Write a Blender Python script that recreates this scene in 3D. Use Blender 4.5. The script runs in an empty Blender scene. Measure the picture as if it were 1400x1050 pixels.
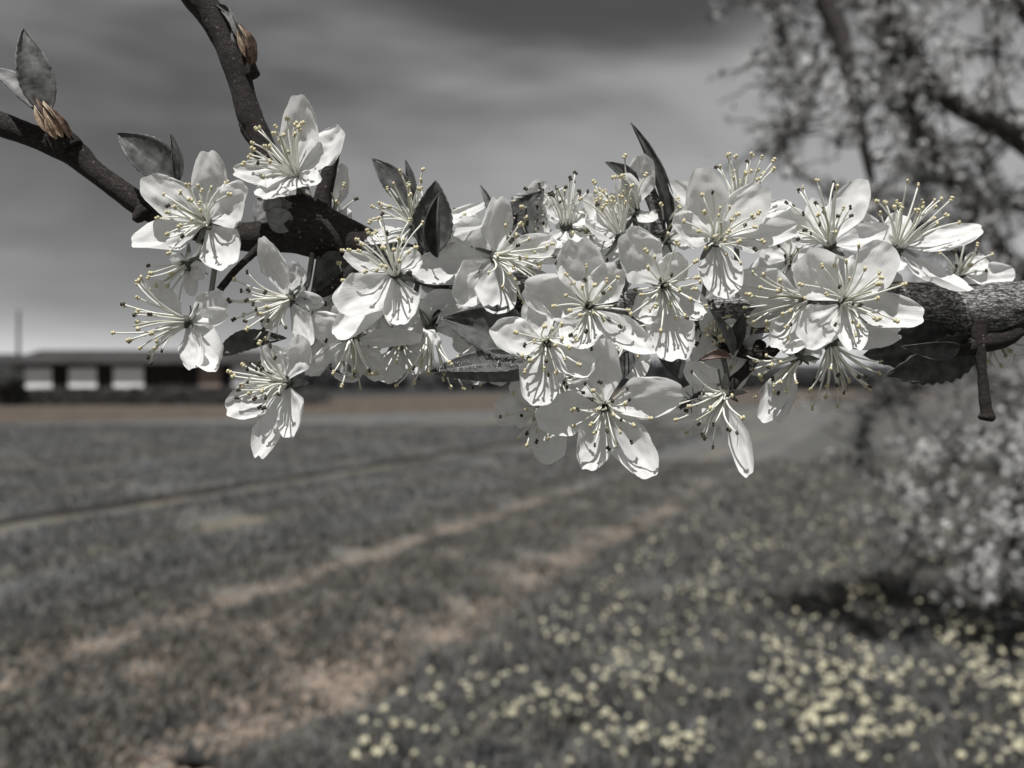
import bpy, math, random
import numpy as np
from mathutils import Vector, Matrix, noise
from math import radians as R

S = bpy.context.scene
C = S.collection
rnd = random.Random(7)
nrg = np.random.default_rng(11)

# ------------------------------------------------------------------ camera, sky, sun, exposure
F = 1120.0            # focal length in pixels of a 1400 px wide frame
H = 1.5               # camera height
D0 = 0.19             # distance to the branch
cam_d = bpy.data.cameras.new('camera')
cam = bpy.data.objects.new('camera', cam_d); C.objects.link(cam)
cam.location = (0, 0, H); cam.rotation_euler = (R(90), 0, 0)
cam_d.sensor_width = 36; cam_d.lens = 36 * F / 1400
cam_d.clip_start = 0.02; cam_d.clip_end = 5000
cam_d.dof.use_dof = True; cam_d.dof.focus_distance = 0.179
cam_d.dof.aperture_fstop = 13.5
S.camera = cam

SUN = Vector((-0.16, -0.36, 0.92)).normalized()     # direction towards the sun
w = bpy.data.worlds.new('World'); S.world = w; w.use_nodes = True
nt = w.node_tree; nt.nodes.clear()
def wn(t, **kw):
    n = nt.nodes.new(t)
    for k, v in kw.items(): setattr(n, k, v)
    return n
sky = wn('ShaderNodeTexSky'); sky.sky_type = 'NISHITA'; sky.sun_disc = False
sky.sun_elevation = math.asin(SUN.z); sky.sun_rotation = math.atan2(SUN.x, SUN.y)
sky.air_density = 0.9; sky.dust_density = 0.2; sky.ozone_density = 1.0
sep = wn('ShaderNodeSeparateColor')              # black and white through a red filter
nt.links.new(sky.outputs[0], sep.inputs[0])
mixrg = wn('ShaderNodeMath', operation='MULTIPLY_ADD'); mixrg.inputs[1].default_value = 0.9
mul2 = wn('ShaderNodeMath', operation='MULTIPLY'); mul2.inputs[1].default_value = 0.1
nt.links.new(sep.outputs[1], mul2.inputs[0]); nt.links.new(sep.outputs[0], mixrg.inputs[0]); nt.links.new(mul2.outputs[0], mixrg.inputs[2])
tc = wn('ShaderNodeTexCoord')
mp = wn('ShaderNodeMapping'); mp.inputs['Scale'].default_value = (1.0, 1.3, 3.6); mp.inputs['Rotation'].default_value = (0.0, 0.22, 0.5)
mp.inputs['Location'].default_value = (-0.624, -1.0535, -0.937)
nt.links.new(tc.outputs['Generated'], mp.inputs[0])
nz = wn('ShaderNodeTexNoise'); nz.inputs['Scale'].default_value = 1.25; nz.inputs['Detail'].default_value = 4; nz.inputs['Roughness'].default_value = 0.47
nz.inputs['Distortion'].default_value = 0.4
nt.links.new(mp.outputs[0], nz.inputs['Vector'])
rp = wn('ShaderNodeMapRange'); rp.interpolation_type = 'SMOOTHSTEP'
rp.inputs[1].default_value = 0.36; rp.inputs[2].default_value = 0.62; rp.inputs[3].default_value = 0.0; rp.inputs[4].default_value = 1.0
nt.links.new(nz.outputs[0], rp.inputs[0])
cl = wn('ShaderNodeMath', operation='MULTIPLY_ADD'); cl.inputs[1].default_value = 4.2
nt.links.new(rp.outputs[0], cl.inputs[0]); nt.links.new(mixrg.outputs[0], cl.inputs[2])
comb = wn('ShaderNodeCombineColor')
for i, k in enumerate((1.0, 1.0, 1.01)):
    m = wn('ShaderNodeMath', operation='MULTIPLY'); m.inputs[1].default_value = k
    nt.links.new(cl.outputs[0], m.inputs[0]); nt.links.new(m.outputs[0], comb.inputs[i])
bg = wn('ShaderNodeBackground'); bg.inputs[1].default_value = 0.052
nt.links.new(comb.outputs[0], bg.inputs[0])
wo = wn('ShaderNodeOutputWorld'); nt.links.new(bg.outputs[0], wo.inputs[0])

sd = bpy.data.lights.new('sun', 'SUN'); sd.energy = 5.0; sd.angle = R(0.5); sd.color = (1.0, 0.985, 0.96)
so = bpy.data.objects.new('sun', sd); C.objects.link(so)
so.rotation_euler = (-SUN).to_track_quat('-Z', 'Y').to_euler(); so.location = (3, -4, 12)

S.view_settings.view_transform = 'Standard'; S.view_settings.look = 'None'
S.view_settings.exposure = 0.24; S.view_settings.gamma = 1.0; S.view_settings.use_curve_mapping = False
S.render.engine = 'CYCLES'
S.cycles.max_bounces = 8; S.cycles.transmission_bounces = 6; S.cycles.diffuse_bounces = 4
S.cycles.use_denoising = True

# ------------------------------------------------------------------ helpers
def P(px, py, d):
    """A point seen at that pixel of the photograph, at distance d in front of the camera."""
    return Vector(((px - 700) / F * d, d, H - (py - 525) / F * d))

def tag(o, label=None, cat=None, group=None, kind=None):
    if label: o['label'] = label
    if cat: o['category'] = cat
    if group: o['group'] = group
    if kind: o['kind'] = kind
    return o

def empty(name, loc=(0, 0, 0)):
    o = bpy.data.objects.new(name, None); C.objects.link(o); o.location = loc
    o.empty_display_size = 0.01
    return o

def link(name, me, parent=None, loc=None):
    o = bpy.data.objects.new(name, me); C.objects.link(o)
    if parent: o.parent = parent
    if loc is not None: o.location = loc
    return o

def mesh(name, v, f, mat, smooth=True, uv=None):
    me = bpy.data.meshes.new(name)
    me.from_pydata([tuple(p) for p in v], [], f)
    if smooth: me.polygons.foreach_set('use_smooth', [True] * len(me.polygons))
    if uv is not None:
        l = me.uv_layers.new(name='UVMap')
        idx = np.empty(len(me.loops), dtype=np.int32); me.loops.foreach_get('vertex_index', idx)
        l.data.foreach_set('uv', np.asarray(uv, dtype=np.float32)[idx].ravel())
    for m in (mat if isinstance(mat, (list, tuple)) else [mat]): me.materials.append(m)
    me.update()
    return me

def fast_mesh(name, v, f, mat, smooth=False):
    """v: (n,3) array; f: (m,3) or (m,4) array."""
    me = bpy.data.meshes.new(name)
    v = np.asarray(v, dtype=np.float32); f = np.asarray(f, dtype=np.int32)
    k = f.shape[1]
    me.vertices.add(len(v)); me.vertices.foreach_set('co', v.ravel())
    me.loops.add(f.size); me.loops.foreach_set('vertex_index', f.ravel())
    me.polygons.add(len(f))
    me.polygons.foreach_set('loop_start', np.arange(0, f.size, k, dtype=np.int32))
    me.polygons.foreach_set('loop_total', np.full(len(f), k, dtype=np.int32))
    if smooth: me.polygons.foreach_set('use_smooth', np.ones(len(f), dtype=bool))
    me.materials.append(mat)
    me.update(calc_edges=True); me.validate()
    return me

def spline(pts, step):
    """Catmull-Rom through rows (x, y, z, r)."""
    a = [np.array(p, float) for p in pts]
    a = [2 * a[0] - a[1]] + a + [2 * a[-1] - a[-2]]
    out = []
    for i in range(1, len(a) - 2):
        p0, p1, p2, p3 = a[i - 1:i + 3]
        n = max(2, int(np.linalg.norm((p2 - p1)[:3]) / step))
        for k in range(n):
            t = k / n
            out.append(0.5 * (2 * p1 + (p2 - p0) * t + (2 * p0 - 5 * p1 + 4 * p2 - p3) * t * t + (3 * p1 - p0 - 3 * p2 + p3) * t ** 3))
    out.append(a[-2])
    return np.array(out)

def tube(rows, sides, disp=None, cap=True):
    """rows: (n,4) array of centre + radius. Returns verts, faces, uv."""
    n = len(rows); v, f, uv = [], [], []
    up = Vector((0.31, 0.2, 0.93)).normalized()
    prev = None; run = 0.0
    for i in range(n):
        c = Vector(rows[i][:3])
        t = Vector(rows[min(i + 1, n - 1)][:3]) - Vector(rows[max(i - 1, 0)][:3])
        if t.length < 1e-12: t = Vector((0, 0, 1))
        t.normalize()
        if prev is None: u = t.orthogonal().normalized()
        else: u = (prev - t * prev.dot(t)).normalized()
        prev = u; b = t.cross(u)
        if i: run += (c - Vector(rows[i - 1][:3])).length
        for k in range(sides):
            a = 2 * math.pi * k / sides
            r = rows[i][3]
            d = u * math.cos(a) + b * math.sin(a)
            if disp: r = r + disp(c, d, run, a, r)
            v.append(c + d * r); uv.append((run, k / sides))
    for i in range(n - 1):
        for k in range(sides):
            k2 = (k + 1) % sides
            f.append((i * sides + k, i * sides + k2, (i + 1) * sides + k2, (i + 1) * sides + k))
    if cap:
        f.append(tuple(range(sides))[::-1]); f.append(tuple((n - 1) * sides + k for k in range(sides)))
    return v, f, uv

# ------------------------------------------------------------------ materials
def mat(name, col=(0.5, 0.5, 0.5), rough=0.7, spec=0.3):
    m = bpy.data.materials.new(name); m.use_nodes = True
    b = m.node_tree.nodes['Principled BSDF']
    b.inputs['Base Color'].default_value = (*col, 1); b.inputs['Roughness'].default_value = rough
    b.inputs['Specular IOR Level'].default_value = spec
    return m
def nodes(m):
    t = m.node_tree
    return t, t.nodes['Principled BSDF'], t.links.new
def nd(t, kind, **kw):
    n = t.nodes.new(kind)
    for k, v in kw.items():
        if k in n.inputs: n.inputs[k].default_value = v
        else: setattr(n, k, v)
    return n
def ramp(t, stops):
    n = t.nodes.new('ShaderNodeValToRGB'); e = n.color_ramp.elements
    e[0].position, e[0].color = stops[0][0], (*stops[0][1], 1)
    e[1].position, e[1].color = stops[-1][0], (*stops[-1][1], 1)
    for p, c in stops[1:-1]:
        x = e.new(p); x.color = (*c, 1)
    return n

def thin_leafy(name, cols, trans, rough, scale, bump=0.2, spec=0.3, veins=None, bumpdist=0.00015):
    """A thin sheet: mottled colour, light passing through, fine relief; veins reads the UV map."""
    m = mat(name, cols[0], rough, spec)
    t, b, L = nodes(m)
    co = nd(t, 'ShaderNodeTexCoord')
    n = nd(t, 'ShaderNodeTexNoise', Scale=scale, Detail=4.0)
    L(co.outputs['Object'], n.inputs['Vector'])
    r = ramp(t, [(0.35, cols[0]), (0.65, cols[1])]); L(n.outputs[0], r.inputs[0])
    col = r.outputs[0]
    hgt = n.outputs[0]
    if veins:
        wv = nd(t, 'ShaderNodeTexWave', Scale=veins[0], Distortion=2.0, Detail=2.0); wv.bands_direction = veins[1]
        wv.inputs['Detail Scale'].default_value = 1.5
        L(co.outputs['UV'], wv.inputs['Vector'])
        ad = nd(t, 'ShaderNodeMath', operation='MULTIPLY_ADD'); ad.inputs[1].default_value = veins[2]
        L(wv.outputs[1] if False else wv.outputs['Fac'], ad.inputs[0]); L(n.outputs[0], ad.inputs[2]); hgt = ad.outputs[0]
    bp = nd(t, 'ShaderNodeBump', Strength=bump, Distance=bumpdist); L(hgt, bp.inputs['Height']); L(bp.outputs[0], b.inputs['Normal'])
    L(col, b.inputs['Base Color'])
    if trans > 0:
        tr = nd(t, 'ShaderNodeBsdfTranslucent'); L(col, tr.inputs[0]); L(bp.outputs[0], tr.inputs['Normal'])
        mx = nd(t, 'ShaderNodeMixShader', Fac=trans); L(b.outputs[0], mx.inputs[1]); L(tr.outputs[0], mx.inputs[2])
        L(mx.outputs[0], t.nodes['Material Output'].inputs['Surface'])
    return m

M = {}
M['petal'] = thin_leafy('white_petal', ((0.80, 0.80, 0.79), (0.87, 0.87, 0.86)), 0.42, 0.5, 420, 0.28, 0.25, veins=(6.0, 'Y', 0.22), bumpdist=0.0002)
M['filament'] = thin_leafy('white_filament', ((0.80, 0.80, 0.74), (0.84, 0.84, 0.79)), 0.25, 0.45, 400, 0.0)
M['anther'] = thin_leafy('pale_yellow_anther', ((0.52, 0.47, 0.29), (0.66, 0.61, 0.42)), 0.1, 0.7, 1500, 0.3)
M['anther_dark'] = thin_leafy('dark_anther', ((0.03, 0.026, 0.02), (0.09, 0.08, 0.05)), 0.0, 0.7, 1500, 0.3)  # older brown anthers; the dark colour also stands in for shade on others
M['cup'] = thin_leafy('flower_cup', ((0.05, 0.05, 0.042), (0.10, 0.10, 0.08)), 0.1, 0.6, 700, 0.2)
M['style'] = thin_leafy('flower_style', ((0.45, 0.45, 0.33), (0.5, 0.5, 0.4)), 0.2, 0.5, 700, 0.0)
M['sepal'] = thin_leafy('sepal', ((0.13, 0.13, 0.12), (0.24, 0.24, 0.22)), 0.15, 0.6, 600, 0.3)
M['leaf'] = thin_leafy('young_leaf', ((0.05, 0.052, 0.05), (0.12, 0.12, 0.117)), 0.14, 0.5, 420, 0.28, 0.3, veins=(4.0, 'Y', 0.1), bumpdist=0.0003)
M['leaf_pale'] = thin_leafy('pale_leaf', ((0.15, 0.15, 0.15), (0.26, 0.26, 0.257)), 0.2, 0.6, 600, 0.28, veins=(4.0, 'Y', 0.1), bumpdist=0.0003)
M['leaf_red'] = thin_leafy('bronze_leaf', ((0.12, 0.075, 0.06), (0.24, 0.20, 0.18)), 0.2, 0.5, 400, 0.3)
M['fuzz'] = mat('leaf_hair', (0.55, 0.55, 0.55), 0.5)
M['scale'] = thin_leafy('bud_scale', ((0.20, 0.12, 0.08), (0.50, 0.42, 0.30)), 0.05, 0.6, 420, 0.5, bumpdist=0.0004)
M['scale_dark'] = thin_leafy('dark_bud_scale', ((0.045, 0.028, 0.02), (0.16, 0.10, 0.07)), 0.0, 0.6, 420, 0.5, bumpdist=0.0004)

def bark(name, dark, light, rough_scale, crack, fleck):
    m = mat(name, dark, 0.75, 0.25)
    t, b, L = nodes(m)
    co = nd(t, 'ShaderNodeTexCoord')
    mpn = nd(t, 'ShaderNodeMapping'); mpn.inputs['Scale'].default_value = (0.34, 1.0, 1.0)
    L(co.outputs['Object'], mpn.inputs[0])
    n = nd(t, 'ShaderNodeTexNoise', Scale=rough_scale, Detail=7.0, Roughness=0.65); L(mpn.outputs[0], n.inputs['Vector'])
    wrp = nd(t, 'ShaderNodeVectorMath', operation='MULTIPLY_ADD'); wrp.inputs[1].default_value = (0.0026,) * 3
    L(n.outputs['Color'], wrp.inputs[0]); L(mpn.outputs[0], wrp.inputs[2])
    v = nd(t, 'ShaderNodeTexVoronoi', Scale=rough_scale * 1.5, feature='DISTANCE_TO_EDGE'); L(wrp.outputs[0], v.inputs['Vector'])
    cr = nd(t, 'ShaderNodeMapRange'); cr.inputs[1].default_value = 0.0; cr.inputs[2].default_value = 0.14; L(v.outputs['Distance'], cr.inputs[0])
    r = ramp(t, [(0.33, dark), (0.5, tuple(0.5 * (a + c) for a, c in zip(dark, light))), (0.7, light)]); L(n.outputs[0], r.inputs[0])
    # deep cracks between the bark plates are darker bark
    mx = nd(t, 'ShaderNodeMix', data_type='RGBA', blend_type='MULTIPLY'); mx.inputs[0].default_value = crack
    L(r.outputs[0], mx.inputs[6]); L(cr.outputs[0], mx.inputs[7])
    # pale lenticels
    v2 = nd(t, 'ShaderNodeTexVoronoi', Scale=820.0); L(co.outputs['Object'], v2.inputs['Vector'])
    fl = nd(t, 'ShaderNodeMapRange'); fl.inputs[1].default_value = 0.30; fl.inputs[2].default_value = 0.16; L(v2.outputs['Distance'], fl.inputs[0])
    sp = nd(t, 'ShaderNodeSeparateColor'); L(v2.outputs['Color'], sp.inputs[0])
    th = nd(t, 'ShaderNodeMath', operation='GREATER_THAN'); th.inputs[1].default_value = 1 - fleck; L(sp.outputs[0], th.inputs[0])
    fm = nd(t, 'ShaderNodeMath', operation='MULTIPLY'); L(fl.outputs[0], fm.inputs[0]); L(th.outputs[0], fm.inputs[1])
    mx2 = nd(t, 'ShaderNodeMix', data_type='RGBA'); L(fm.outputs[0], mx2.inputs[0]); L(mx.outputs[2], mx2.inputs[6]); mx2.inputs[7].default_value = (0.17, 0.15, 0.14, 1)
    L(mx2.outputs[2], b.inputs['Base Color'])
    ad = nd(t, 'ShaderNodeMath', operation='MULTIPLY_ADD'); ad.inputs[1].default_value = crack * 1.2; L(cr.outputs[0], ad.inputs[0]); L(n.outputs[0], ad.inputs[2])
    bp = nd(t, 'ShaderNodeBump', Strength=0.8, Distance=0.00045); L(ad.outputs[0], bp.inputs['Height']); L(bp.outputs[0], b.inputs['Normal'])
    return m
M['bark_old'] = bark('fissured_bark', (0.085, 0.08, 0.078), (0.44, 0.435, 0.43), 900, 0.85, 0.02)
M['bark_young'] = bark('smooth_twig_bark', (0.014, 0.0115, 0.0105), (0.066, 0.054, 0.05), 1500, 0.55, 0.24)
M['bark_far'] = mat('tree_bark', (0.045, 0.04, 0.038), 0.85)
M['insect'] = mat('dark_insect_shell', (0.012, 0.011, 0.010), 0.35, 0.5)
M['insect_leg'] = mat('dark_insect_leg', (0.02, 0.018, 0.016), 0.5, 0.4)

# ------------------------------------------------------------------ the ground
TH = math.radians(24.9)                              # the rows run this far right of the view
def q_of(x, y): return -(x * math.cos(TH) - y * math.sin(TH))     # distance to the left of the row through the camera
def hnoise(x, y, s, o=0.0): return noise.noise(Vector((x * s + o, y * s - o, 0.37 + o)))
def ground_z(x, y):
    q = q_of(x, y); z = 0.0
    if abs(x) < 40 and y < 60:
        z += 0.03 * hnoise(x, y, 0.8, 3.1)
        if y < 16: z += 0.015 * hnoise(x, y, 3.5, 8.2)
        z -= 0.07 * math.exp(-((q - 8.95) / 0.3) ** 2)
        if abs(x + 1.2) < 1 and abs(y - 4.6) < 1:
            z += 0.03 * math.exp(-(((x + 1.2) / .35) ** 2 + ((y - 4.62) / .3) ** 2)) * math.sin((0.9 * x + 0.42 * y) * 2 * math.pi / 0.15)
        for c in (2.5, 4.2):
            e = abs(q - c)
            if e < 0.4:
                k = 0.5 + 0.5 * math.cos(math.pi * e / 0.4)
                along = x * math.sin(TH) + y * math.cos(TH)
                z -= 0.05 * k
                z += 0.018 * k * math.sin(along * 2 * math.pi / 0.14 + 3 * (q - c)) * (0.5 + hnoise(x, y, 1.1, 1.7))
    return z
xs = np.concatenate([-np.geomspace(900, 9, 26), np.linspace(-8.8, -3.7, 60), np.linspace(-3.6, 3.6, 200), np.linspace(3.7, 8.8, 60), np.geomspace(9, 900, 26)])
ys = np.concatenate([[-900, -200, -40, -8, -2], np.linspace(0.0, 2.6, 20), np.linspace(2.65, 8, 210), np.linspace(8.06, 15, 110), np.geomspace(15.4, 1800, 44)])
gv = np.array([(x, y, ground_z(x, y)) for y in ys for x in xs])
nx = len(xs)
ii, jj = np.meshgrid(np.arange(nx - 1), np.arange(len(ys) - 1))
a = (jj * nx + ii).ravel()
gf = np.stack([a, a + 1, a + 1 + nx, a + nx], 1)

gm = mat('meadow_and_field', (0.06, 0.06, 0.06), 0.95, 0.1)
t, b, L = nodes(gm)
geo = nd(t, 'ShaderNodeNewGeometry')
def dotn(vec):
    n = nd(t, 'ShaderNodeVectorMath', operation='DOT_PRODUCT'); n.inputs[1].default_value = vec
    L(geo.outputs['Position'], n.inputs[0]); return n.outputs['Value']
qn = dotn((-math.cos(TH), math.sin(TH), 0))
def gnoise(scale, detail=5.0, rough=0.6, stretch=None):
    n = nd(t, 'ShaderNodeTexNoise', Scale=scale, Detail=detail, Roughness=rough)
    if stretch:
        mpn = nd(t, 'ShaderNodeMapping'); mpn.inputs['Rotation'].default_value = (0, 0, TH); mpn.inputs['Scale'].default_value = stretch
        L(geo.outputs['Position'], mpn.inputs[0]); L(mpn.outputs[0], n.inputs['Vector'])
    else: L(geo.outputs['Position'], n.inputs['Vector'])
    return n.outputs[0]
n_big, n_mid, n_fine = gnoise(0.7), gnoise(3.2, 6.0, 0.65), gnoise(14.0, 5.0, 0.7)
n_row = gnoise(1.6, 5.0, 0.6, (1.0, 0.22, 1.0))
wob = nd(t, 'ShaderNodeMath', operation='MULTIPLY_ADD'); wob.inputs[1].default_value = 0.9; L(n_mid, wob.inputs[0])
sub = nd(t, 'ShaderNodeMath', operation='SUBTRACT'); sub.inputs[1].default_value = 0.45; L(qn, sub.inputs[0]); L(sub.outputs[0], wob.inputs[2])
qw = wob.outputs[0]
def mr(val, a, b_, lo=0.0, hi=1.0):
    n = nd(t, 'ShaderNodeMapRange'); n.interpolation_type = 'SMOOTHSTEP'
    for i, x in enumerate((a, b_, lo, hi)): n.inputs[1 + i].default_value = x
    L(val, n.inputs[0]); return n.outputs[0]
def band(val, c, wd, soft):
    d = nd(t, 'ShaderNodeMath', operation='SUBTRACT'); d.inputs[1].default_value = c; L(val, d.inputs[0])
    d2 = nd(t, 'ShaderNodeMath', operation='ABSOLUTE'); L(d.outputs[0], d2.inputs[0])
    return mr(d2.outputs[0], wd + soft, wd)
def mul(a, b_):
    n = nd(t, 'ShaderNodeMath', operation='MULTIPLY')
    for i, x in enumerate((a, b_)):
        if isinstance(x, float): n.inputs[i].default_value = x
        else: L(x, n.inputs[i])
    return n.outputs[0]
def mixc(fac, c1, c2):
    n = nd(t, 'ShaderNodeMix', data_type='RGBA')
    if isinstance(fac, float): n.inputs[0].default_value = fac
    else: L(fac, n.inputs[0])
    for i, c in ((6, c1), (7, c2)):
        if isinstance(c, tuple): n.inputs[i].default_value = (*c, 1)
        else: L(c, n.inputs[i])
    return n.outputs[2]
grass_c = mixc(mr(n_fine, 0.35, 0.65), (0.05, 0.051, 0.053), (0.105, 0.105, 0.098))
grass_c = mixc(mul(mr(n_mid, 0.5, 0.68), 0.6), grass_c, (0.13, 0.118, 0.085))
strip_c = mixc(mr(n_mid, 0.38, 0.6), (0.088, 0.089, 0.088), (0.145, 0.136, 0.12))
soil_c = mixc(mr(n_fine, 0.35, 0.65), (0.115, 0.102, 0.088), (0.205, 0.182, 0.156))
crop_c = mixc(mr(n_row, 0.35, 0.65), (0.078, 0.081, 0.085), (0.112, 0.112, 0.107))
crop_c = mixc(mul(mr(n_big, 0.5, 0.65), 0.45), crop_c, (0.125, 0.11, 0.075))
plough_c = mixc(mr(n_row, 0.35, 0.65), (0.062, 0.051, 0.043), (0.095, 0.079, 0.066))
far_c = mixc(mr(n_row, 0.35, 0.65), (0.028, 0.029, 0.029), (0.04, 0.04, 0.04))
strip_c = mixc(mr(dotn((0, 1, 0)), 7.0, 12.0), strip_c, crop_c)
c = mixc(mr(qw, 2.0, 2.35), grass_c, strip_c)
patch = mul(mul(band(qw, 3.3, 0.8, 0.3), mr(n_big, 0.54, 0.62)), 0.3)
c = mixc(patch, c, soil_c)
ydist = dotn((0, 1, 0)); worn = mr(ydist, 15.0, 7.0, 0.35, 1.0)
n_pat = gnoise(1.9, 4.0)
def spot(px_, py_, r0, r1):
    n = nd(t, 'ShaderNodeVectorMath', operation='DISTANCE'); n.inputs[1].default_value = (px_, py_, 0); L(geo.outputs['Position'], n.inputs[0]); return mr(n.outputs['Value'], r1, r0)
c = mixc(mul(mul(spot(-1.35, 4.55, .25, .75), mr(n_mid, 0.42, 0.56)), 0.9), c, (0.24, 0.205, 0.175))
c = mixc(mul(mul(spot(-2.2, 4.7, .2, .6), mr(n_mid, 0.46, 0.6)), 0.7), c, (0.22, 0.19, 0.16))
c = mixc(mul(mul(band(qw, 2.5, 0.09, 0.14), mr(n_pat, 0.36, 0.54)), worn), c, soil_c)
c = mixc(mul(mul(band(qw, 4.2, 0.08, 0.15), mr(n_pat, 0.38, 0.56)), worn), c, soil_c)
c = mixc(mr(qw, 4.5, 5.3), c, crop_c)
c = mixc(mul(band(qw, 6.4, 0.1, 0.4), 0.35), c, (0.15, 0.13, 0.085))
for q0, a0 in ((3.4, .5), (5.5, .35), (6.5, .5), (7.4, .3), (11.0, .3)):
    c = mixc(mul(mul(band(qw, q0, 0.05, 0.14), a0), mr(n_pat, 0.38, 0.56)), c, (0.18, 0.158, 0.12))
c = mixc(mul(mul(band(qw, 8.3, 0.1, 0.2), 0.5), mr(n_mid, 0.35, 0.6)), c, (0.14, 0.12, 0.08))
c = mixc(mul(band(qn, 8.85, 0.25, 0.2), 0.95), c, (0.022, 0.02, 0.018))  # furrow line: dark soil with the furrow's shade put into its colour
c = mixc(mul(band(qn, 14.5, 0.4, 0.9), 0.3), c, (0.14, 0.125, 0.08))
pn = dotn((-.657, .754, 0)); c = mixc(mr(pn, 34.8, 36.0), c, plough_c)
c = mixc(mr(qn, 57.5, 58.5), c, far_c)
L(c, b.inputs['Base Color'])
hb = nd(t, 'ShaderNodeMath', operation='MULTIPLY_ADD'); hb.inputs[1].default_value = 0.5; L(n_fine, hb.inputs[0]); L(n_mid, hb.inputs[2])
bp = nd(t, 'ShaderNodeBump', Strength=0.8, Distance=0.06); L(hb.outputs[0], bp.inputs['Height']); L(bp.outputs[0], b.inputs['Normal'])
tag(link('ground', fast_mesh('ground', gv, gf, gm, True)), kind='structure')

# ------------------------------------------------------------------ hill, far trees, hedge
hm = mat('far_hill', (0.035, 0.035, 0.036), 0.95, 0.05)
t, b, L = nodes(hm)
co = nd(t, 'ShaderNodeTexCoord'); n = nd(t, 'ShaderNodeTexNoise', Scale=0.02, Detail=6.0); L(co.outputs['Object'], n.inputs['Vector'])
r = ramp(t, [(0.35, (0.03, 0.03, 0.032)), (0.7, (0.06, 0.06, 0.06))]); L(n.outputs[0], r.inputs[0]); L(r.outputs[0], b.inputs['Base Color'])
hv, hf = [], []
hx = np.linspace(-1000, 1100, 120); hd = np.linspace(0, 1, 9)
for d in hd:
    for x in hx:
        top = 40 - 13 / (1 + math.exp(-(x + 300) / 140)) + 3.5 * noise.noise(Vector((x * 0.006, 2.2, 0))) + 1.5 * noise.noise(Vector((x * 0.03, 5.1, 0)))
        hv.append((x, 820 + 260 * d, -1 + (top + 1) * math.sin(d * math.pi / 2) ** 0.8))
for j in range(len(hd) - 1):
    for i in range(len(hx) - 1):
        k = j * len(hx) + i; hf.append((k, k + 1, k + 1 + len(hx), k + len(hx)))
tag(link('hill', mesh('hill', hv, hf, hm)), kind='structure')

def cards(n, centre, size, flat=0.0, seed=0):
    """n leaf-sized triangles round the given centres ((n,3) array) as verts, faces."""
    g = np.random.default_rng(seed)
    d1 = g.normal(size=(n, 3)); d1 /= np.linalg.norm(d1, axis=1, keepdims=True)
    d2 = np.cross(d1, g.normal(size=(n, 3))); d2 /= np.linalg.norm(d2, axis=1, keepdims=True)
    s = (size * g.uniform(0.6, 1.4, n))[:, None]
    v = np.stack([centre - d1 * s, centre + d1 * s * 0.7 + d2 * s * 0.6, centre + d1 * s * 0.6 - d2 * s * 0.6], 1).reshape(-1, 3)
    f = np.arange(3 * n).reshape(-1, 3)
    return v, f

M['far_foliage'] = thin_leafy('far_foliage', ((0.03, 0.03, 0.031), (0.055, 0.055, 0.056)), 0.1, 0.8, 0.8, 0.0)
g = np.random.default_rng(5)
cs = []
for k in range(260):                                  # far wood along the end of the fields
    x = g.uniform(-190, 170); hgt = g.uniform(4.5, 7.0) + 1.5 * math.sin(x * 0.05)
    y = 205 + g.uniform(-8, 14) + 0.1 * x; rr = g.uniform(2.5, 5)
    m = 90
    p = g.normal(size=(m, 3)); p /= np.linalg.norm(p, axis=1, keepdims=True); p *= g.uniform(0.5, 1, (m, 1)) ** 0.5
    cs.append(np.array([x, y, hgt * 0.5]) + p * np.array([rr, rr, hgt * 0.52]))
cs = np.concatenate(cs)
v, f = cards(len(cs), cs, 0.8, seed=2)
tag(link('far_wood', fast_mesh('far_wood', v, f, M['far_foliage'])), 'low dark wood along the far end of the fields', None, None, 'stuff')
cs = []
for x in np.arange(-62, -13, 0.12):                   # low hedge in front of the barn
    m = 26; p = g.uniform(-1, 1, (m, 3))
    hh = 0.62 + 0.1 * noise.noise(Vector((x * 0.7, 0, 0)))
    cs.append(np.array([x, 58.6 + 0.02 * x, hh]) + p * np.array([0.3, 0.5, hh]))
cs = np.concatenate(cs)
v, f = cards(len(cs), cs, 0.12, seed=3)
M['hedge'] = thin_leafy('hedge_leaves', ((0.05, 0.05, 0.05), (0.085, 0.085, 0.083)), 0.1, 0.8, 2.0, 0.0)
he = empty('low_hedge', (-37, 58.6, 0))
tag(he, 'low dark clipped hedge running along the front of the barn', 'hedge')
me = fast_mesh('foliage', v - np.array([-37, 58.6, 0]), f, M['hedge'])
link('foliage', me, he)
hs = [tube(np.array([(x + 37, 0.02 * x, -0.02, 0.05), (x + 37 + 0.1, 0.02 * x, 0.5, 0.04), (x + 37, 0.02 * x, 0.95, 0.015)]), 6)[:2] for x in np.arange(-61, -13, 1.2)]
hv2, hf2 = [], []
for v_, f_ in hs:
    k = len(hv2); hv2 += v_; hf2 += [tuple(i + k for i in q) for q in f_]
tag(link('stems', mesh('stems', hv2, hf2, M['bark_far']), he), kind='stuff')

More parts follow.
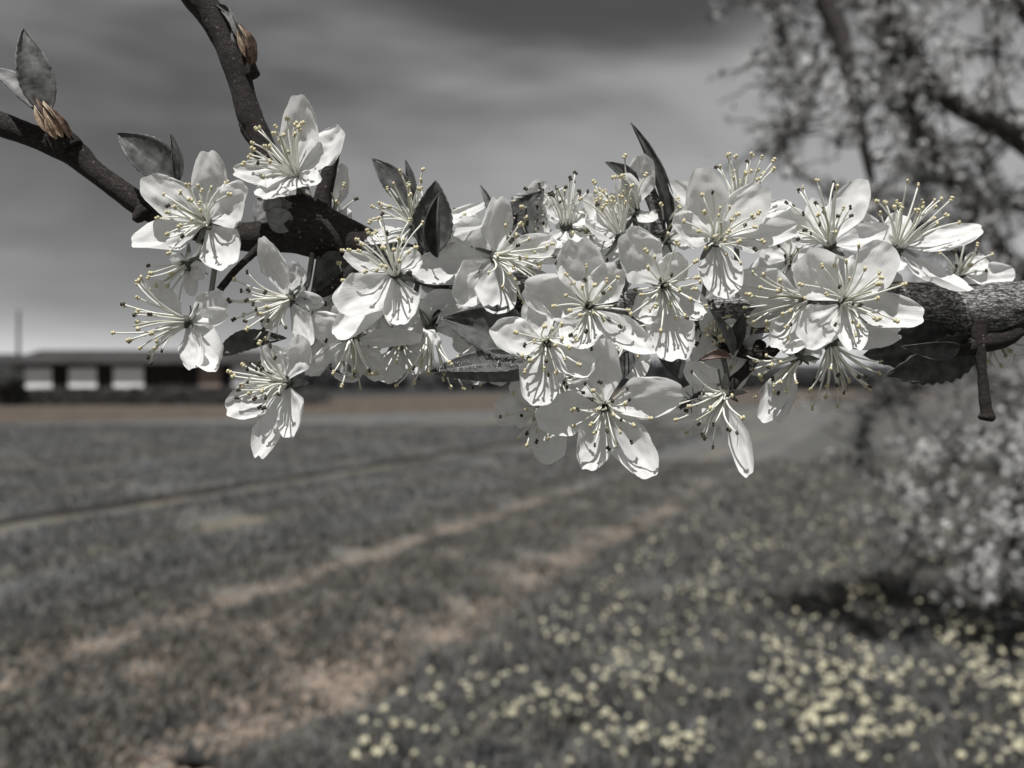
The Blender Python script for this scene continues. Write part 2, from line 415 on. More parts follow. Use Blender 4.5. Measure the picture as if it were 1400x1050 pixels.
# ------------------------------------------------------------------ barn and pole
def box(x0, x1, y0, y1, z0, z1):
    v = [(x, y, z) for z in (z0, z1) for y in (y0, y1) for x in (x0, x1)]
    f = [(0, 2, 3, 1), (4, 5, 7, 6), (0, 1, 5, 4), (2, 6, 7, 3), (0, 4, 6, 2), (1, 3, 7, 5)]
    return v, f
def wood(name, c1, c2, sc):
    m = mat(name, c1, 0.85, 0.15); t, b, L = nodes(m)
    co = nd(t, 'ShaderNodeTexCoord'); mpn = nd(t, 'ShaderNodeMapping'); mpn.inputs['Scale'].default_value = (1, 1, 0.12)
    L(co.outputs['Object'], mpn.inputs[0])
    n = nd(t, 'ShaderNodeTexNoise', Scale=sc, Detail=5.0); L(mpn.outputs[0], n.inputs['Vector'])
    r = ramp(t, [(0.35, c1), (0.68, c2)]); L(n.outputs[0], r.inputs[0]); L(r.outputs[0], b.inputs['Base Color'])
    return m
M['barn_wall'] = wood('dark_barn_boards', (0.018, 0.017, 0.016), (0.035, 0.033, 0.032), 4)
M['barn_roof'] = wood('weathered_roof', (0.028, 0.027, 0.027), (0.05, 0.048, 0.048), 1.2)
M['white_panel'] = wood('white_painted_panel', (0.86, 0.86, 0.86), (0.92, 0.92, 0.92), 2)
M['brick_panel'] = wood('pale_brick_panel', (0.20, 0.15, 0.13), (0.30, 0.24, 0.21), 3)
M['grey_wood'] = wood('grey_pole_wood', (0.07, 0.068, 0.066), (0.12, 0.118, 0.115), 5)
BY = 61.0; BX = -36.8; U = BY / F                      # metres per photo pixel at the barn front
def bx(px): return (px - 700) * U - BX
def bz(py): return H - (py - 525) * U
barn = empty('barn', (BX, BY, 0))
tag(barn, 'long low dark barn with bright white windows at the far edge of the fields', 'barn')
x0, x1 = bx(16), bx(356); ez, rz_ = bz(497), bz(479); dep = 9.0
wv, wf = box(x0, x1, 0, dep, -0.3, ez)
gy = dep / 2
k = len(wv); wv += [(x0, 0, ez), (x0, dep, ez), (x0, gy, rz_ - .05), (x1, 0, ez), (x1, dep, ez), (x1, gy, rz_ - .05)]
wf += [(k, k + 2, k + 1), (k + 3, k + 4, k + 5)]
link('wall', mesh('wall', wv, wf, M['barn_wall'], False), barn)
ov = 0.6
for sgn in (1, -1):
    y_e = -ov if sgn == 1 else dep + ov
    sl = (rz_ - ez) / gy
    ze = ez - sl * ov
    th = 0.14
    rv = [(x0 - .5, y_e, ze + .06), (x1 + .5, y_e, ze + .06), (x1 + .5, gy, rz_ + .06), (x0 - .5, gy, rz_ + .06)]
    rv += [(x, y, z + th) for x, y, z in rv]
    rf = [(0, 3, 2, 1), (4, 5, 6, 7), (0, 1, 5, 4), (1, 2, 6, 5), (2, 3, 7, 6), (3, 0, 4, 7)]
    link('roof', mesh('roof', rv, rf, M['barn_roof'], False), barn)
def opening(pxa, pxb, pya, pyb, name, pm, label=None):
    xa, xb, za, zb = bx(pxa), bx(pxb), bz(pyb), bz(pya)
    fv, ff = [], []
    for q in ((xa - .1, xb + .1, -.09, -.003, zb, zb + .1), (xa - .1, xb + .1, -.12, -.003, za - .1, za), (xa - .1, xa, -.09, -.003, za, zb), (xb, xb + .1, -.09, -.003, za, zb)):
        v_, f_ = box(*q); k = len(fv); fv += v_; ff += [tuple(i + k for i in p) for p in f_]
    o = link(name, mesh(name, fv, ff, M['barn_wall'], False), barn)
    if label: o['label'] = label
    v_, f_ = box(xa, xb, -.05, -.004, za, zb)
    link('pane' if name == 'window' else 'panel', mesh('pane', v_, f_, pm, False), o)
opening(33, 72, 503, 531, 'window', M['white_panel'])
opening(94, 133, 503, 530, 'window', M['white_panel'])
opening(155, 197, 502, 530, 'window', M['white_panel'])
opening(318, 350, 500, 528, 'window', M['white_panel'])
opening(222, 250, 498, 545, 'door', M['barn_wall'], 'dark barn door')
opening(272, 302, 500, 530, 'panel_bay', M['brick_panel'], 'pale brick bay')

pole = empty('utility_pole', tuple(P(25, 525, 58)[:2]) + (0,))
tag(pole, 'thin grey wooden pole standing left of the barn', 'pole')
link('post', mesh('post', *tube(np.array([(0, 0, -.3, .13), (0, 0, 3, .12), (0.02, 0, 6.4, .09), (0.02, 0, 6.6, .085)]), 12)[:2], M['grey_wood']), pole)
link('cap', mesh('cap', *tube(np.array([(0.02, 0, 6.605, .10), (0.02, 0, 6.68, .10), (0.02, 0, 6.72, .04)]), 12)[:2], M['barn_wall']), pole)
shr = empty('shrub', tuple(P(8, 525, 57)[:2]) + (0,))
tag(shr, 'pale grey rounded shrub at the left end of the barn', 'shrub')
p = g.normal(size=(2600, 3)); p /= np.linalg.norm(p, axis=1, keepdims=True); p *= g.uniform(0.45, 1, (2600, 1))
p *= (1 + 0.25 * np.sin(p[:, :1] * 5) * np.cos(p[:, 2:] * 4))
v, f = cards(2600, p * np.array([1.35, 1.2, 1.05]) + np.array([0, 0, 1.65]), 0.13, seed=9)
M['shrub'] = thin_leafy('shrub_leaves', ((0.07, 0.07, 0.07), (0.12, 0.12, 0.118)), 0.15, 0.8, 1.5, 0.0)
link('foliage', fast_mesh('foliage', v, f, M['shrub']), shr)
sv, sf = [], []
for k in range(5):
    an = k * 1.26
    v_, f_, _ = tube(np.array([(0, 0, -.1, .05), (.25 * math.cos(an), .25 * math.sin(an), .8, .04), (.6 * math.cos(an), .6 * math.sin(an), 1.9, .012)]), 6)
    link('stem', mesh('stem', v_, f_, M['bark_far']), shr)

# ------------------------------------------------------------------ grass, soil clods, yellow flowers
def blades(xy, hlo, hhi, wlo, whi, lean, seed):
    g = np.random.default_rng(seed); n = len(xy)
    z = np.array([ground_z(x, y) for x, y in xy])
    h_ = g.uniform(hlo, hhi, n); w_ = g.uniform(wlo, whi, n) * (1 + 0.06 * xy[:, 1]); an = g.uniform(0, 2 * np.pi, n)
    la = g.uniform(0, 2 * np.pi, n); ll = g.uniform(0, lean, n) * h_
    base = np.stack([xy[:, 0], xy[:, 1], z - 0.01], 1)
    sd_ = np.stack([np.cos(an), np.sin(an), np.zeros(n)], 1) * (w_ / 2)[:, None]
    ld = np.stack([np.cos(la), np.sin(la), np.zeros(n)], 1)
    mid = base + ld * (ll * 0.35)[:, None] + np.array([0, 0, 1]) * (h_ * 0.6)[:, None]
    tip = base + ld * ll[:, None] + np.array([0, 0, 1]) * (h_ * g.uniform(0.7, 1, n))[:, None]
    v = np.stack([base - sd_, base + sd_, mid + sd_ * 0.9, mid - sd_ * 0.9, tip], 1).reshape(-1, 3)
    o = np.arange(n)[:, None] * 5
    f = np.concatenate([o + np.array([0, 1, 2]), o + np.array([0, 2, 3]), o + np.array([3, 2, 4])], 0)
    return v, f
def grass_mat(name, stops, scale):
    m = mat(name, stops[0][1], 0.7, 0.25); t, b, L = nodes(m)
    ge = nd(t, 'ShaderNodeNewGeometry'); n = nd(t, 'ShaderNodeTexNoise', Scale=scale, Detail=4.0); L(ge.outputs['Position'], n.inputs['Vector'])
    ad = nd(t, 'ShaderNodeMath', operation='MULTIPLY_ADD'); ad.inputs[1].default_value = 0.35
    L(ge.outputs['Random Per Island'], ad.inputs[0]); L(n.outputs[0], ad.inputs[2])
    r = ramp(t, stops); L(ad.outputs[0], r.inputs[0]); L(r.outputs[0], b.inputs['Base Color'])
    tr = nd(t, 'ShaderNodeBsdfTranslucent'); L(r.outputs[0], tr.inputs[0])
    mx = nd(t, 'ShaderNodeMixShader', Fac=0.25); L(b.outputs[0], mx.inputs[1]); L(tr.outputs[0], mx.inputs[2])
    L(mx.outputs[0], t.nodes['Material Output'].inputs['Surface'])
    return m
def scatter(n, ymin, ymax, accept, seed, power=1.6):
    g = np.random.default_rng(seed); out = []
    while sum(map(len, out)) < n:
        y = ymin + (ymax - ymin) * g.uniform(0, 1, 40000) ** power
        x = g.uniform(-1, 1, 40000) * (0.66 * y + 0.9)
        k = accept(x, y, g); out.append(np.stack([x[k], y[k]], 1))
    return np.concatenate(out)[:n]
def clump_field(x, y, s, seed):
    g = np.random.default_rng(seed); v = np.zeros_like(x)
    for k in range(10):
        a_ = g.uniform(0, 2 * np.pi); fr = s * g.uniform(0.6, 2.6)
        v += np.sin((x * np.cos(a_) + y * np.sin(a_)) * fr + g.uniform(0, 6.28))
    return v / 3.2
def in_meadow(x, y, g): return (q_of(x, y) < 2.25 + 0.15 * np.sin(3 * x + 5 * y)) & (clump_field(x, y, 4.5, 1) > g.uniform(-1.6, 0.9, len(x)))
def in_strip(x, y, g):
    q = q_of(x, y)
    rut = np.exp(-((q - 2.55) / 0.24) ** 2) + np.exp(-((q - 4.2) / 0.24) ** 2)
    return (q > 2.2) & (q < 5.0) & (clump_field(x, y, 5, 2) > g.uniform(-1.7, 0.8, len(x)) + 1.5 * rut)
def in_field(x, y, g): return (q_of(x, y) > 4.7) & (-.657 * x + .754 * y < 35) & (np.abs(q_of(x, y) - 8.6) > 0.5) & (clump_field(x, y, 3.0, 3) > g.uniform(-1.8, 0.8, len(x)))
xy = scatter(120000, 2.3, 16, in_meadow, 21)
tag(link('meadow_grass', fast_mesh('meadow_grass', *blades(xy, 0.03, 0.12, 0.006, 0.015, 1.3, 1), grass_mat('meadow_grass', [(0.40, (0.045, 0.046, 0.05)), (0.62, (0.11, 0.111, 0.114)), (0.85, (0.19, 0.182, 0.152))], 6))), 'grey green grass of the meadow under the blossoms', None, None, 'stuff')
xy = scatter(52000, 2.5, 16, in_strip, 22)
tag(link('track_grass', fast_mesh('track_grass', *blades(xy, 0.03, 0.10, 0.006, 0.014, 1.1, 2), grass_mat('track_grass', [(0.38, (0.065, 0.067, 0.07)), (0.62, (0.12, 0.118, 0.11)), (0.85, (0.185, 0.172, 0.145))], 5))), 'thin dry grass on the worn track', None, None, 'stuff')
xy = scatter(80000, 4.0, 30, in_field, 23, 1.4)
tag(link('field_crop', fast_mesh('field_crop', *blades(xy, 0.03, 0.09, 0.008, 0.02, 1.0, 3), grass_mat('field_crop', [(0.38, (0.07, 0.072, 0.077)), (0.62, (0.12, 0.122, 0.125)), (0.85, (0.17, 0.166, 0.148))], 4))), 'short even crop covering the field', None, None, 'stuff')
# soil clods on the bare patches of the track
g = np.random.default_rng(31)
ico_v, ico_f = [], []
ph = (1 + 5 ** .5) / 2
ICO_V = np.array([(-1, ph, 0), (1, ph, 0), (-1, -ph, 0), (1, -ph, 0), (0, -1, ph), (0, 1, ph), (0, -1, -ph), (0, 1, -ph), (ph, 0, -1), (ph, 0, 1), (-ph, 0, -1), (-ph, 0, 1)]) / math.sqrt(1 + ph * ph)
ICO_F = np.array([(0, 11, 5), (0, 5, 1), (0, 1, 7), (0, 7, 10), (0, 10, 11), (1, 5, 9), (5, 11, 4), (11, 10, 2), (10, 7, 6), (7, 1, 8), (3, 9, 4), (3, 4, 2), (3, 2, 6), (3, 6, 8), (3, 8, 9), (4, 9, 5), (2, 4, 11), (6, 2, 10), (8, 6, 7), (9, 8, 1)])
def in_soil(x, y, g):
    q = q_of(x, y)
    k = np.exp(-((q - 2.5) / 0.22) ** 2) + 0.8 * np.exp(-((q - 4.2) / 0.22) ** 2) + 1.2 * np.exp(-(((q - 3.3) / 0.7) ** 2 + ((x + 1.5) / 0.9) ** 2 + ((y - 4.5) / 0.9) ** 2))
    return k > g.uniform(0.1, 1.3, len(x))
xy = scatter(5200, 2.6, 11, in_soil, 24)
vs = []
for x, y in xy:
    s_ = g.uniform(0.008, 0.035); vs.append(ICO_V * s_ * g.uniform(0.6, 1.3, (12, 1)) * np.array([1, 1, 0.65]) + np.array([x, y, ground_z(x, y)]))
v = np.concatenate(vs); f = (np.arange(len(xy))[:, None, None] * 12 + ICO_F[None]).reshape(-1, 3)
M['clod'] = grass_mat('dry_soil_clods', [(0.35, (0.14, 0.11, 0.088)), (0.85, (0.33, 0.27, 0.22))], 6)
tag(link('soil_clods', fast_mesh('soil_clods', v, f, M['clod'])), 'dry crumbs of soil on the worn track', None, None, 'stuff')

M['yellow'] = thin_leafy('yellow_petals', ((0.58, 0.55, 0.38), (0.72, 0.69, 0.52)), 0.2, 0.7, 60, 0.0)
M['stalk'] = mat('flower_stalk', (0.08, 0.08, 0.075), 0.7)
def yellow_flower_mesh(seed):
    g = random.Random(seed); v, f, mi = [], [], []
    hgt = g.uniform(0.12, 0.2); lx, ly = g.uniform(-.03, .03), g.uniform(-.03, .03)
    rows = np.array([(0, 0, -0.02, .003), (lx * .4, ly * .4, hgt * .5, .0026), (lx, ly, hgt, .0024)])
    v_, f_, _ = tube(rows, 4); v += v_; f += f_; mi += [1] * len(f_)
    n = 11; R_ = g.uniform(0.011, 0.0175); c = Vector((lx, ly, hgt)); tx, ty = g.uniform(-.5, .5), g.uniform(-.75, .15)
    nrm = Vector((tx, ty, 1)).normalized(); u = nrm.orthogonal().normalized(); w_ = nrm.cross(u)
    for ring, (rr, hz) in enumerate(((1.0, 0.0), (0.6, 0.006))):
        for i in range(n):
            a0 = 2 * math.pi * (i + ring * .5) / n; k = len(v)
            for da, r_, z_ in ((0, .1, .0), (-.24, .8, .3), (0, 1.0, .38), (.24, .8, .3)):
                v.append(c + (u * math.cos(a0 + da) + w_ * math.sin(a0 + da)) * R_ * rr * r_ + nrm * (hz + z_ * R_ * .5))
            f.append((k, k + 1, k + 2, k + 3)); mi.append(0)
    me = mesh('yellow_flower', v, f, [M['yellow'], M['stalk']], False)
    me.polygons.foreach_set('material_index', mi)
    return me
def dense(x, y):
    d = 1.0 * clump_field(x, y, 6.5, 8) - 0.1
    d = d + 1.3 * np.exp(-(((x - 1.8) / 0.9) ** 2 + ((y - 3.75) / 0.6) ** 2)) + 0.9 * np.exp(-(((x - 0.1) / .6) ** 2 + ((y - 5.6) / .6) ** 2))
    return d
def in_flowers(x, y, g): return (q_of(x, y) < 1.9) & (dense(x, y) > g.uniform(-0.8, 2.1, len(x))) & (x > -0.35 - 0.4 * g.uniform(0, 1, len(x)))
xy = scatter(1900, 3.0, 15, in_flowers, 25, 1.3)
xy = xy[np.argsort(xy[:, 1])]
fl_meshes = [yellow_flower_mesh(k) for k in range(8)]
near_xy, far_xy = [], []
for x, y in xy:
    px, py = 700 + x / y * F, 525 + (H - 0.15) / y * F
    if len(near_xy) < 300 and 5 < px < 1395 and 660 < py < 1042: near_xy.append((x, y))
    else: far_xy.append((x, y))
for k, (x, y) in enumerate(near_xy):
    o = link('yellow_flower', fl_meshes[k % 8], None, (x, y, ground_z(x, y)))
    o.rotation_euler.z = rnd.uniform(-0.9, 0.9); s_ = rnd.uniform(0.65, 1.35); o.scale = (s_, s_, s_)
    zone = 'small yellow flower of the dense drift at the lower right of the meadow' if x > 0.9 and y < 4.3 else ('small yellow flower beside the worn track, at the edge of the meadow' if q_of(x, y) > 1.1 else 'small yellow flower scattered in the open meadow grass')
    tag(o, zone, 'wildflower', 'yellow flowers scattered through the meadow')
vs, fs, off = [], [], 0
base = []
for me in fl_meshes:
    v = np.array([p.co for p in me.vertices]); fq = [p.vertices[:] for p in me.polygons if len(p.vertices) == 4 and p.material_index == 0]
    base.append((v, np.array(fq)))
for k, (x, y) in enumerate(far_xy):
    v, fq = base[k % 8]; a_ = rnd.uniform(-0.9, 0.9); ca, sa = math.cos(a_), math.sin(a_)
    vs.append(np.stack([v[:, 0] * ca - v[:, 1] * sa + x, v[:, 0] * sa + v[:, 1] * ca + y, v[:, 2] + ground_z(x, y)], 1)); fs.append(fq + off); off += len(v)
if vs:
    tag(link('yellow_flowers', fast_mesh('yellow_flowers', np.concatenate(vs), np.concatenate(fs), M['yellow'])), 'smaller yellow flowers farther back in the meadow', None, 'yellow flowers scattered through the meadow', 'stuff')

M['weed'] = thin_leafy('weed_leaf', ((0.012, 0.012, 0.012), (0.03, 0.03, 0.03)), 0.05, 0.8, 30, 0.0)
wd_ = empty('weed', (-1.27, 3.28, ground_z(-1.27, 3.28)))
tag(wd_, 'dark leafy weed at the bottom edge of the picture, left of the meadow', 'weed')
for k in range(16):
    a_ = k * 2.4; ln = rnd.uniform(.06, .13); el = rnd.uniform(.4, 1.2); v, f = [], []
    dx, dy = math.cos(a_), math.sin(a_)
    for u in range(6):
        t_ = u / 5; hw = .022 * math.sin(math.pi * min(.98, t_ + .05)) + .002
        cx, cz = ln * t_ * math.cos(el * (1 - .4 * t_)), ln * t_ * math.sin(el * (1 - .4 * t_))
        for q in (-1, 0, 1): v.append((dx * cx - dy * hw * q, dy * cx + dx * hw * q, cz + abs(q) * .006))
    for u in range(5):
        for q in range(2): k_ = u * 3 + q; f.append((k_, k_ + 1, k_ + 4, k_ + 3))
    link('leaf', mesh('leaf', v, f, M['weed']), wd_)

# ------------------------------------------------------------------ blossoming trees of the row
M['far_petal'] = thin_leafy('tree_petal', ((0.62, 0.62, 0.61), (0.74, 0.74, 0.73)), 0.3, 0.6, 30, 0.0)
M['far_leaf'] = thin_leafy('tree_leaf', ((0.045, 0.045, 0.045), (0.09, 0.09, 0.088)), 0.2, 0.6, 20, 0.0)
def little_blossom(seed):
    g = random.Random(seed); v, f = [], []
    r_ = 0.0165
    for i in range(5):
        a0 = 2 * math.pi * i / 5 + g.uniform(-.15, .15); k = len(v); tl = g.uniform(.15, .6)
        for da, rr, z_ in ((0, .08, 0), (-.42, .7, .45), (-.2, 1, .6), (.2, 1, .6), (.42, .7, .45)):
            v.append((math.cos(a0 + da) * r_ * rr, math.sin(a0 + da) * r_ * rr, z_ * tl * r_))
        f.append((k, k + 1, k + 2, k + 3, k + 4))
    return v, f
lb = [little_blossom(k) for k in range(5)]
lb_mesh = [mesh('blossom', v, f, M['far_petal'], False) for v, f in lb]
def bake_blossoms(pts, nrm, sc):
    vs, fs, off = [], [], 0
    for k, (p, n_) in enumerate(zip(pts, nrm)):
        v, f = lb[k % 5]
        q = Vector(n_).to_track_quat('Z', 'Y').to_matrix() @ Matrix.Rotation(k * 1.7, 3, 'Z')
        vv = (np.array(v) * sc[k]) @ np.array(q).T + np.array(p)
        ff = np.array(f); tri = np.concatenate([ff[:, [0, 1, 2]], ff[:, [0, 2, 3]], ff[:, [0, 3, 4]]])
        vs.append(vv); fs.append(tri + off); off += len(v)
    return np.concatenate(vs), np.concatenate(fs)

def build_tree(name_label, base, trunk_top, limbs, rngseed, n_twig, per_twig, n_parts, twig_len, droop, cluster_r=0.055):
    """limbs: list of rows (x,y,z,r) in world space; each becomes a part; twigs and blossoms grow along them."""
    g = random.Random(rngseed)
    root = empty('blossoming_tree', base)
    tag(root, name_label, 'tree', 'blossoming fruit trees in a row')
    B = Vector(base)
    def loc(rows): return np.array([(x - B.x, y - B.y, z - B.z, r_) for x, y, z, r_ in rows])
    tr = spline(loc([(base[0], base[1], -0.1, 0.12), (base[0] + .01, base[1] + .02, 0.3, 0.10), (base[0] - .02, base[1], 0.8, .085), (*trunk_top, .075)]), 0.12)
    link('trunk', mesh('trunk', *tube(tr, 14, lambda c, d, ru, a_, r_: 0.008 * noise.noise(Vector((a_ * 2, ru * 6, 1.0))))[:2], M['bark_far']), root)
    paths = []
    for l in limbs:
        s_ = spline(loc(l), 0.05); paths.append(s_)
        link('limb', mesh('limb', *tube(s_, 9, lambda c, d, ru, a_, r_: 0.12 * r_ * noise.noise(Vector((a_, ru * 14, 3.0))))[:2], M['bark_far']), root)
    tw = []
    for k in range(n_twig):
        s_ = paths[k % len(paths)] if k < 2 * len(paths) else g.choice(paths)
        i = int(len(s_) * g.uniform(0.18, 1) ** 0.8) - 1
        p = s_[max(0, i)]
        wy = p[1] + B.y
        if n_parts and wy > .5 and 525 - (p[2] + B.z - H) / wy * F < -110 and g.random() < .85: continue
        if n_parts and p[2] + B.z < 1.35 and g.random() < .38: continue
        ln = twig_len * g.uniform(.35, 1.1)
        d = Vector((g.gauss(0, 1), g.gauss(0, 1), g.gauss(0.25, .8))).normalized()
        if abs(d.y) > .8: d.y *= .5
        rows = []
        for j in range(6):
            u = j / 5
            q = Vector(p[:3]) + d * ln * u + Vector((0, 0, -droop * ln * u * u)) + Vector((g.gauss(0, .012), g.gauss(0, .012), g.gauss(0, .012))) * (j > 0)
            rows.append((*q, min(p[3], .009) * (1 - .7 * u)))
        s2 = np.array(rows); tw.append(s2)
    tv, tf = [], []
    for k, s2 in enumerate(tw):
        v, f, _ = tube(s2, 5)
        if k < 120: link('twig', mesh('twig', v, f, M['bark_far']), root)
        else:
            o_ = len(tv); tv += v; tf += [tuple(i + o_ for i in q) for q in f]
    if tv: tag(link('twigs', mesh('twigs', tv, tf, M['bark_far']), root), kind='stuff')
    pts, nrm, lv = [], [], []
    for s2 in tw:
        ncl = max(2, int(per_twig / 4))
        for c_ in range(ncl):
            if g.random() < min(.28, max(0, (s2[0][2] - 1.7) * .3)): continue
            k = g.uniform(0.1, 5.0); i = int(min(4, k)); u = k - i
            cc = Vector(s2[i][:3]) * (1 - u) + Vector(s2[i + 1][:3]) * u
            for j in range(g.randint(2, 6)):
                d = Vector((g.gauss(0, 1), g.gauss(0, 1), g.gauss(0.2, 1))).normalized()
                pts.append(cc + d * g.uniform(.015, cluster_r)); nrm.append(d)
            for _ in range(g.choice((0, 1, 1, 2))): lv.append(cc + Vector((g.gauss(0, .035), g.gauss(0, .035), g.gauss(.01, .035))))
    sc = [g.uniform(.85, 1.2) for _ in pts]
    idx = []
    if n_parts:
        for k, p in enumerate(pts):
            wp = p + B
            if wp.y > .5:
                px, py = 700 + wp.x / wp.y * F, 525 - (wp.z - H) / wp.y * F
                if 1000 < px < 1398 and 2 < py < 1000 and not (300 < py < 460 and px < 1250): idx.append((wp.y, k))
        idx = [k for _, k in sorted(idx)[:n_parts]]
    ids = set(idx)
    for k in idx:
        o = link('blossom', lb_mesh[k % 5], root, pts[k])
        o.rotation_euler = Vector(nrm[k]).to_track_quat('Z', 'Y').to_euler(); o.scale = (sc[k],) * 3
    rest = [k for k in range(len(pts)) if k not in ids]
    v, f = bake_blossoms([pts[k] for k in rest], [nrm[k] for k in rest], [sc[k] for k in rest])
    tag(link('blossoms', fast_mesh('blossoms', v, f, M['far_petal']), root), kind='stuff')
    v, f = cards(len(lv), np.array(lv), 0.022, seed=rngseed)
    tag(link('leaves', fast_mesh('leaves', v, f, M['far_leaf']), root), kind='stuff')
    return root

TK = 1.6
def PW(px, py, d, r_): return (*P(px, py, d * TK), r_ * TK)
T1 = (4.5, 5.4, 0.0); top1 = (4.45, 5.35, 1.3)
limbs1 = [
    [(*top1, .07), PW(1560, 330, 3.0, .05), PW(1400, 195, 2.7, .036), PW(1290, 130, 2.65, .028), PW(1205, 5, 2.6, .022), PW(1120, -130, 2.8, .016)],
    [(*top1, .06), PW(1560, 0, 3.2, .05), PW(1380, -330, 3.0, .04), PW(1190, -230, 2.75, .034), PW(1130, -50, 2.5, .034), PW(1152, 60, 2.45, .030), PW(1168, 130, 2.45, .020), PW(1190, 240, 2.45, .012), PW(1210, 300, 2.6, .004)],
    [PW(1190, -230, 2.75, .02), PW(1090, -140, 2.6, .014), PW(1062, -20, 2.55, .011), PW(1072, 60, 2.55, .009), PW(1100, 140, 2.55, .007), PW(1075, 190, 2.55, .005), PW(1090, 250, 2.55, .003)],
    [PW(1290, -280, 2.9, .02), PW(1215, -60, 2.8, .012), PW(1212, 60, 2.8, .010), PW(1240, 180, 2.8, .007), PW(1265, 280, 2.8, .004)],
    [(*top1, .05), PW(1520, 420, 3.1, .035), PW(1400, 400, 3.0, .024), PW(1280, 330, 2.9, .016), PW(1180, 300, 2.85, .010), PW(1120, 260, 2.85, .005)],
    [(*top1, .05), PW(1560, 520, 3.2, .03), PW(1440, 560, 3.0, .02), PW(1330, 600, 2.9, .014), PW(1265, 680, 2.85, .009), PW(1230, 760, 2.85, .005)],
    [(*top1, .05), PW(1540, 470, 3.3, .03), PW(1400, 480, 3.3, .02), PW(1280, 520, 3.3, .014), PW(1190, 570, 3.3, .008), PW(1175, 640, 3.3, .004)],
    [PW(1520, 540, 3.1, .025), PW(1430, 680, 3.0, .016), PW(1370, 760, 2.95, .010), PW(1345, 820, 2.95, .005)],
    [(*top1, .05), PW(1600, 120, 3.4, .04), PW(1450, 60, 3.3, .03), PW(1360, -30, 3.2, .02), PW(1300, -120, 3.2, .01)],
    [(*top1, .05), PW(1560, 260, 3.6, .03), PW(1420, 290, 3.6, .02), PW(1330, 250, 3.6, .013), PW(1250, 210, 3.6, .006)],
    [PW(1440, 420, 2.9, .02), PW(1300, 250, 2.75, .014), PW(1236, 120, 2.7, .010), PW(1218, 20, 2.7, .008), PW(1225, -60, 2.7, .005)],
    [PW(1420, 480, 2.9, .02), PW(1360, 330, 2.8, .014), PW(1345, 200, 2.75, .010), PW(1362, 60, 2.75, .007), PW(1350, -60, 2.75, .005)],
    [PW(1480, 560, 3.0, .02), PW(1400, 640, 2.7, .012), PW(1385, 720, 2.65, .008), PW(1375, 790, 2.65, .005)],
    [(*top1, .06), (5.1, 5.6, 2.2, .05), (5.5, 5.8, 3.2, .03), (5.6, 5.8, 4.0, .008)],
    [(*top1, .06), (5.3, 5.0, 1.8, .04), (5.9, 4.9, 2.3, .02), (6.4, 4.8, 2.6, .008)],
]
build_tree('nearest blossoming fruit tree drooping over the meadow behind the branch', T1, top1, limbs1, 41, 1350, 22, 300, 0.46, 0.25, 0.075)
def gen_limbs(base, top, seed, n, spread):
    g = random.Random(seed); out = []
    for k in range(n):
        a_ = 2 * math.pi * (k + g.uniform(-.3, .3)) / n; e = g.uniform(-.05, 1.0)
        l = spread * g.uniform(.8, 1.15); x, y, z = top
        dx, dy = math.cos(a_), math.sin(a_)
        out.append([(x, y, z, .06), (x + dx * l * .35, y + dy * l * .35, z + .3 + .5 * e, .04), (x + dx * l * .7, y + dy * l * .7, z + .35 + 1.1 * e, .022), (x + dx * l, y + dy * l, z + .1 + 1.5 * e, .008)])
    return out
for (bx_, by_, lab, sd_) in ((6.3, 9.4, 'second blossoming fruit tree of the row, just beyond the nearest one', 51), (8.2, 13.4, 'farthest blossoming fruit tree, small and pale at the end of the row', 61)):
    tp = (bx_ - .03, by_, 1.05)
    build_tree(lab, (bx_, by_, 0.0), tp, gen_limbs((bx_, by_, 0), tp, sd_, 11, 1.6), sd_, 480, 20, 0, 0.5, 0.4, 0.06)

# ------------------------------------------------------------------ the branch in front
SC = D0 / F                                            # metres per photo pixel at the branch
def L2W(x, y, z): return Vector((x * SC, -z * SC, y * SC))
BR = P(700, 400, D0)
def bl(px, py, z=0.0):                                 # branch space, metres, from photo pixels (z towards the camera)
    d = D0 - z * SC
    return P(px, py, d) - BR
def brow(rows): return [(*bl(x, y, z), r_ * SC) for x, y, z, r_ in rows]
branch = empty('flowering_branch', BR)
tag(branch, 'dark rough fruit tree branch crossing the picture with two bare shoots on the left', 'branch')
main_rows = [(5200, 480, -1200, 66), (3200, 400, -300, 48), (2300, 390, -60, 40), (1900, 398, -30, 37), (1600, 408, -10, 35), (1460, 412, 0, 34), (1400, 416, 0, 32), (1352, 424, 2, 37), (1325, 424, 2, 36), (1285, 416, 0, 28), (1200, 412, -4, 26), (1100, 425, -8, 26), (980, 432, -8, 25), (850, 422, -6, 24), (720, 402, -4, 24), (600, 372, 0, 24), (520, 346, 0, 25), (478, 332, 0, 27), (445, 321, 0, 24), (420, 314, 0, 14)]
left_rows = [(530, 349, 0, 16), (498, 338, 0, 27), (465, 327, 0, 32), (438, 319, 0, 36), (410, 316, 2, 32), (378, 320, 2, 25), (340, 324, 0, 20), (270, 313, -4, 17), (200, 284, -4, 16.5), (160, 257, -4, 15), (125, 231, -4, 15), (100, 208, -2, 19), (75, 198, -2, 17), (40, 184, 0, 15.5), (-20, 162, 0, 17), (-120, 125, 0, 16), (-400, 40, -20, 12), (-800, -60, -40, 8), (-1050, -110, -60, 3)]
up_rows = [(470, 335, 0, 20), (435, 315, 0, 30), (408, 288, 0, 27), (386, 255, 0, 21), (366, 215, 0, 17), (352, 180, 0, 16), (342, 160, 0, 17), (330, 118, 0, 16), (322, 86, 0, 19), (308, 55, 0, 17.5), (288, 20, 0, 19), (268, -8, 0, 22), (245, -45, 0, 21), (160, -190, 0, 18), (60, -420, 0, 13), (20, -700, -20, 8), (0, -900, -30, 3)]
